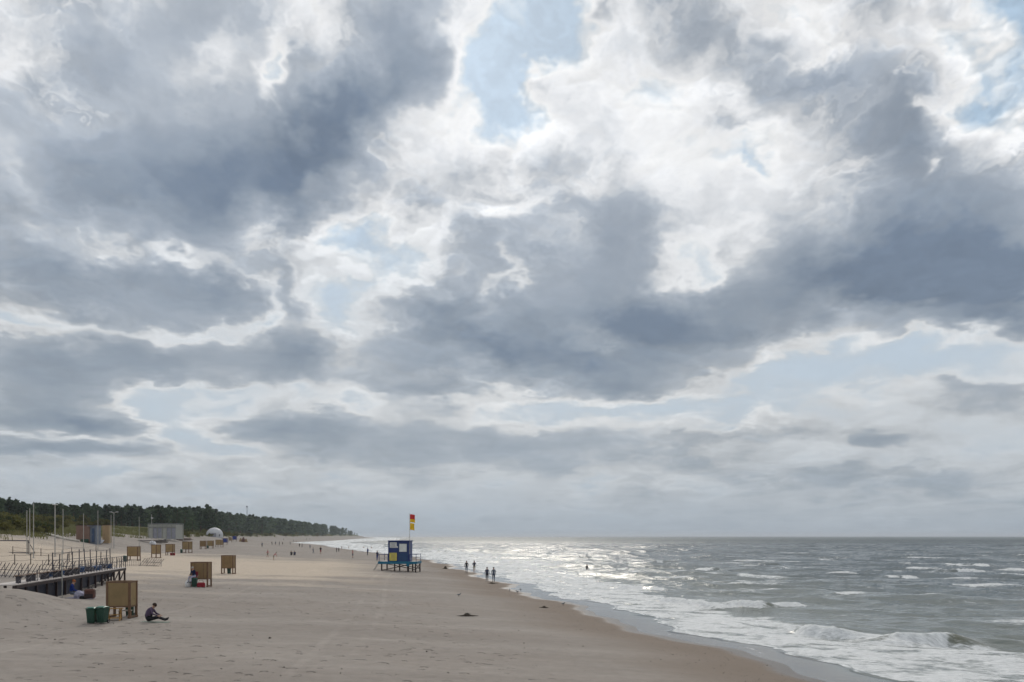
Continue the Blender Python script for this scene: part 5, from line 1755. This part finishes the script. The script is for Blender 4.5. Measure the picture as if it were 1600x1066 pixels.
# --- nearest: person in purple sitting on a towel
p = at(230, 972)
sp = person('ground', (p.x, p.y, p.z + .02), -math.pi / 2 + .12, 1.86, 'purple', 'black', 'black', 'hair', label='person in a purple top sitting on a pale towel, leaning forward')
def cloth(loc, sx, sy, matname, label, rz=0.0, seed=1, name='towel'):
    n = 12; b = MB(); r = random.Random(seed)
    c, s_ = math.cos(rz), math.sin(rz)
    for j in range(n + 1):
        for i in range(n + 1):
            x, y = (i / n - .5) * sx, (j / n - .5) * sy
            X, Y = loc[0] + x * c - y * s_, loc[1] + x * s_ + y * c
            b.v.append((X - loc[0], Y - loc[1], gz(X, Y) - loc[2] + .015 + .02 * r.random()))
    for j in range(n):
        for i in range(n):
            a = j * (n + 1) + i; b.f.append((a, a + 1, a + n + 2, a + n + 1)); b.mi.append(0)
    o = b.build(name, M[matname], None, smooth=True, loc=loc, label=label, cat='towel')
    m = o.modifiers.new('thickness', 'SOLIDIFY'); m.thickness = .012
cloth((p.x + .40, p.y, p.z), 1.35, .62, 'palegreen', 'pale green towel under the person in purple', .1)

# --- person by the brown cabin, sitting on a folding chair
p1c, H1, W1, D1 = CABP[1]
cp = Vector((p1c.x - .12, p1c.y - .75, 0)); cp.z = gz(cp.x, cp.y)
fc = empty('folding_chair', cp, math.pi - .5, label='folding chair under the person by the brown cabin', cat='chair')
MB().box((0, .05, .80), (.46, .44, .04), bevel=.01).build('seat', M['crimson'], fc); MB().box((0, -.17, 1.08), (.46, .03, .42), rx=.15, bevel=.01).build('backrest', M['crimson'], fc)
for sx in (-1, 1):
    MB().tube((sx * .21, -.18, -.05), (sx * .21, .24, .8), .018, n=6).build('leg', M['steel'], fc); MB().tube((sx * .21, .26, -.05), (sx * .21, -.2, .98), .018, n=6).build('leg', M['steel'], fc)
person('seat', cp + Vector((0, 0, .36)), math.pi - .5, 1.80, 'navyc', 'lilac', 'black', 'grey', label='grey haired person in navy sitting before the brown cabin')
bg = empty('beach_bag', (cp.x + .62, cp.y - .15, gz(cp.x + .62, cp.y - .15)), .2, label='crimson beach bag beside the person at the brown cabin', cat='bag')
MB().box((0, 0, .20), (.62, .34, .44), bevel=.08).build('body', M['crimson'], bg); MB().path([(-.2, 0, .4), (-.12, 0, .6), (.12, 0, .6), (.2, 0, .4)], .018).build('handle', M['khaki'], bg)
sk = MB().blob((0, 0, .24), (.26, .22, .30), 12, 8, jit=.15, seed=3, zmin=-.8).build('white_sack', M['white'], None, loc=(cp.x - .48, cp.y - .1, gz(cp.x - .48, cp.y - .1)), label='white sack beside the bin at the brown cabin', cat='sack')
MB().blob((0, 0, .56), (.08, .07, .10), 8, 6, jit=.2, seed=8).build('knot', M['white'], sk)

# --- person and belongings below the walkway
p = at(110, 934)
person('low', (p.x, p.y, p.z + .10), -1.2, 1.90, 'blue', 'slate', 'black', 'ginger', label='red haired person in blue sitting on the sand by the walkway skirt')
cloth((p.x + .75, p.y - .1, p.z), 1.6, .9, 'lilac', 'lilac blanket beside the person in blue', .1, 7, 'blanket')
bp = at(124, 935); MB().blob((0, 0, .20), (.36, .30, .30), 12, 8, jit=.25, seed=12, zmin=-.7).build('clothes_heap', M['lilac'], None, loc=(bp.x, bp.y, bp.z), label='heap of lilac clothes on the blanket below the walkway', cat='clothes')
bp = at(140.5, 936.5)
sc = empty('suitcase_bag', bp, .15, label='brown travel bag with dark trim right of the lilac clothes', cat='bag')
MB().box((0, 0, .36), (.62, .42, .62), bevel=.09).build('body', M['rust'], sc); MB().box((0, -.215, .22), (.5, .03, .28), bevel=.02).build('pocket', M['darkwood'], sc)
MB().path([(-.15, 0, .66), (-.1, 0, .78), (.1, 0, .78), (.15, 0, .66)], .02).build('handle', M['rubber'], sc)
MB().blob((-.42, -.05, .1), (.2, .18, .14), 10, 7, jit=.2, seed=2, zmin=-.6).build('black_pouch', M['black'], sc)


# ------------------------------------------------------------------ weed heaps, stones, birds
def weed(u, v, w, h, label, seed):
    p = at(u, v); r = random.Random(seed)
    k = p.y / F; W, H = w * k, h * k
    t = empty('seaweed_heap', p, 0, label=label, cat='seaweed', group='seaweed heaps')
    MB().blob((0, 0, -.02), (W * .17, W * .12, H), 14, 9, jit=.5, seed=seed, zmin=-.2).build('mound', M['weed'], t, smooth=True)
    b = MB()
    for i in range(26):
        a = r.uniform(-math.pi, math.pi); L = r.uniform(.2, .55) * W
        x, y = math.cos(a) * L, math.sin(a) * L * .4
        b.tube((x * .3, y * .3, H * .25), (x, y, .02), .03 + .02 * r.random(), .012, n=5)
    b.build('strands', M['weed'], t)


weed(730, 963, 34, 5, 'dark seaweed heap with trailing strands in the middle of the sand', 1)
weed(850, 950, 18, 3.2, 'dark seaweed heap at the edge of the damp sand', 2)
weed(696, 889, 12, 4, 'small dark heap on the sand between the tower and the strollers', 3)
weed(768, 912, 22, 2, 'thin dark weed line at the feet of the nearest couple', 4)


def bird(u, v, rz, label):
    p = at(u, v); t = empty('shore_bird', p, rz, label=label, cat='bird', group='shore birds at the water edge')
    body = MB()
    body.blob((0, 0, .17), (.055, .12, .06), 10, 7); body.blob((0, .13, .24), (.035, .045, .035), 8, 6); body.tube((0, .08, .19), (0, .13, .24), .035, .028, n=7)
    body.tube((0, -.10, .17), (0, -.20, .16), .03, .008, n=6)
    body.build('body', M['ink'], t, smooth=True)
    MB().tube((0, .16, .24), (0, .23, .225), .010, .003, n=5).build('beak', M['black'], t)
    for s in (-1, 1):
        MB().tube((s * .025, 0, -.02), (s * .025, 0, .13), .007, n=5).build('leg', M['black'], t)
    t.scale = (1.05, 1.05, 1.05)


for i, (u, v, lab) in enumerate(((796.5, 924.5, 'small dark bird on the wet sand, leftmost of three'), (808.5, 927, 'small dark bird on the wet sand, middle of three'), (813.5, 924, 'small dark bird on the wet sand, rightmost of three'),
                                 (880, 946.5, 'single dark bird on the wet sand right of the seaweed heap'), (717, 932.5, 'small bird standing on the dry sand below the strollers'))):
    bird(u, v, 1.3 * i, lab)


def build_litter():
    """pebbles, shells and weed crumbs strewn along the tide line"""
    q = np.random.default_rng(5); n = 900
    Y = np.exp(q.uniform(math.log(24), math.log(130), n))
    band = q.random(n)
    d = np.where(band < .68, q.normal(2.6, 1.2, n), q.uniform(4, 42, n))
    d = np.maximum(d, .5)
    X = shore(Y) - d
    Z = ground(X, Y)
    s = np.where(band < .68, q.uniform(.007, .022, n), q.uniform(.010, .040, n)) * (1 + .5 * (q.random(n) > .93))
    oct_ = np.array([[1, 0, 0], [0, 1, 0], [-1, 0, 0], [0, -1, 0], [0, 0, .7], [0, 0, -.7]], float)
    fs = np.array([[0, 1, 4], [1, 2, 4], [2, 3, 4], [3, 0, 4], [1, 0, 5], [2, 1, 5], [3, 2, 5], [0, 3, 5]])
    a = q.uniform(0, 6.28, n)
    k = oct_[None] * s[:, None, None] * q.uniform(.6, 1.5, (n, 1, 3))
    c, s_ = np.cos(a)[:, None], np.sin(a)[:, None]
    V = np.stack([k[..., 0] * c - k[..., 1] * s_ + X[:, None], k[..., 0] * s_ + k[..., 1] * c + Y[:, None], k[..., 2] + Z[:, None] + .008], -1).reshape(-1, 3)
    T = (fs[None] + 6 * np.arange(n)[:, None, None]).reshape(-1, 3)
    o = np_mesh('tide_litter', V, T, M['weed'], smooth=False, tris=True)
    tag(o, 'dark crumbs of weed, pebbles and shells strewn on the sand', 'litter', kind='stuff')


build_litter()


# ------------------------------------------------------------------ sea air
def build_haze():
    m = bpy.data.materials.new('haze_air'); m.use_nodes = True
    t = m.node_tree; t.nodes.clear()
    v = t.nodes.new('ShaderNodeVolumePrincipled')
    v.inputs['Color'].default_value = (0.86, 0.92, 1.0, 1); v.inputs['Density'].default_value = HAZE; v.inputs['Anisotropy'].default_value = 0.3
    o = t.nodes.new('ShaderNodeOutputMaterial'); t.links.new(v.outputs[0], o.inputs['Volume'])
    b = MB().box((0, 23400, 25), (90000, 47400, 54))
    ob = b.build('haze', m)
    tag(ob, 'thin pale sea haze over the beach and water', 'haze', kind='stuff')


HAZE = 0.00011
build_haze()
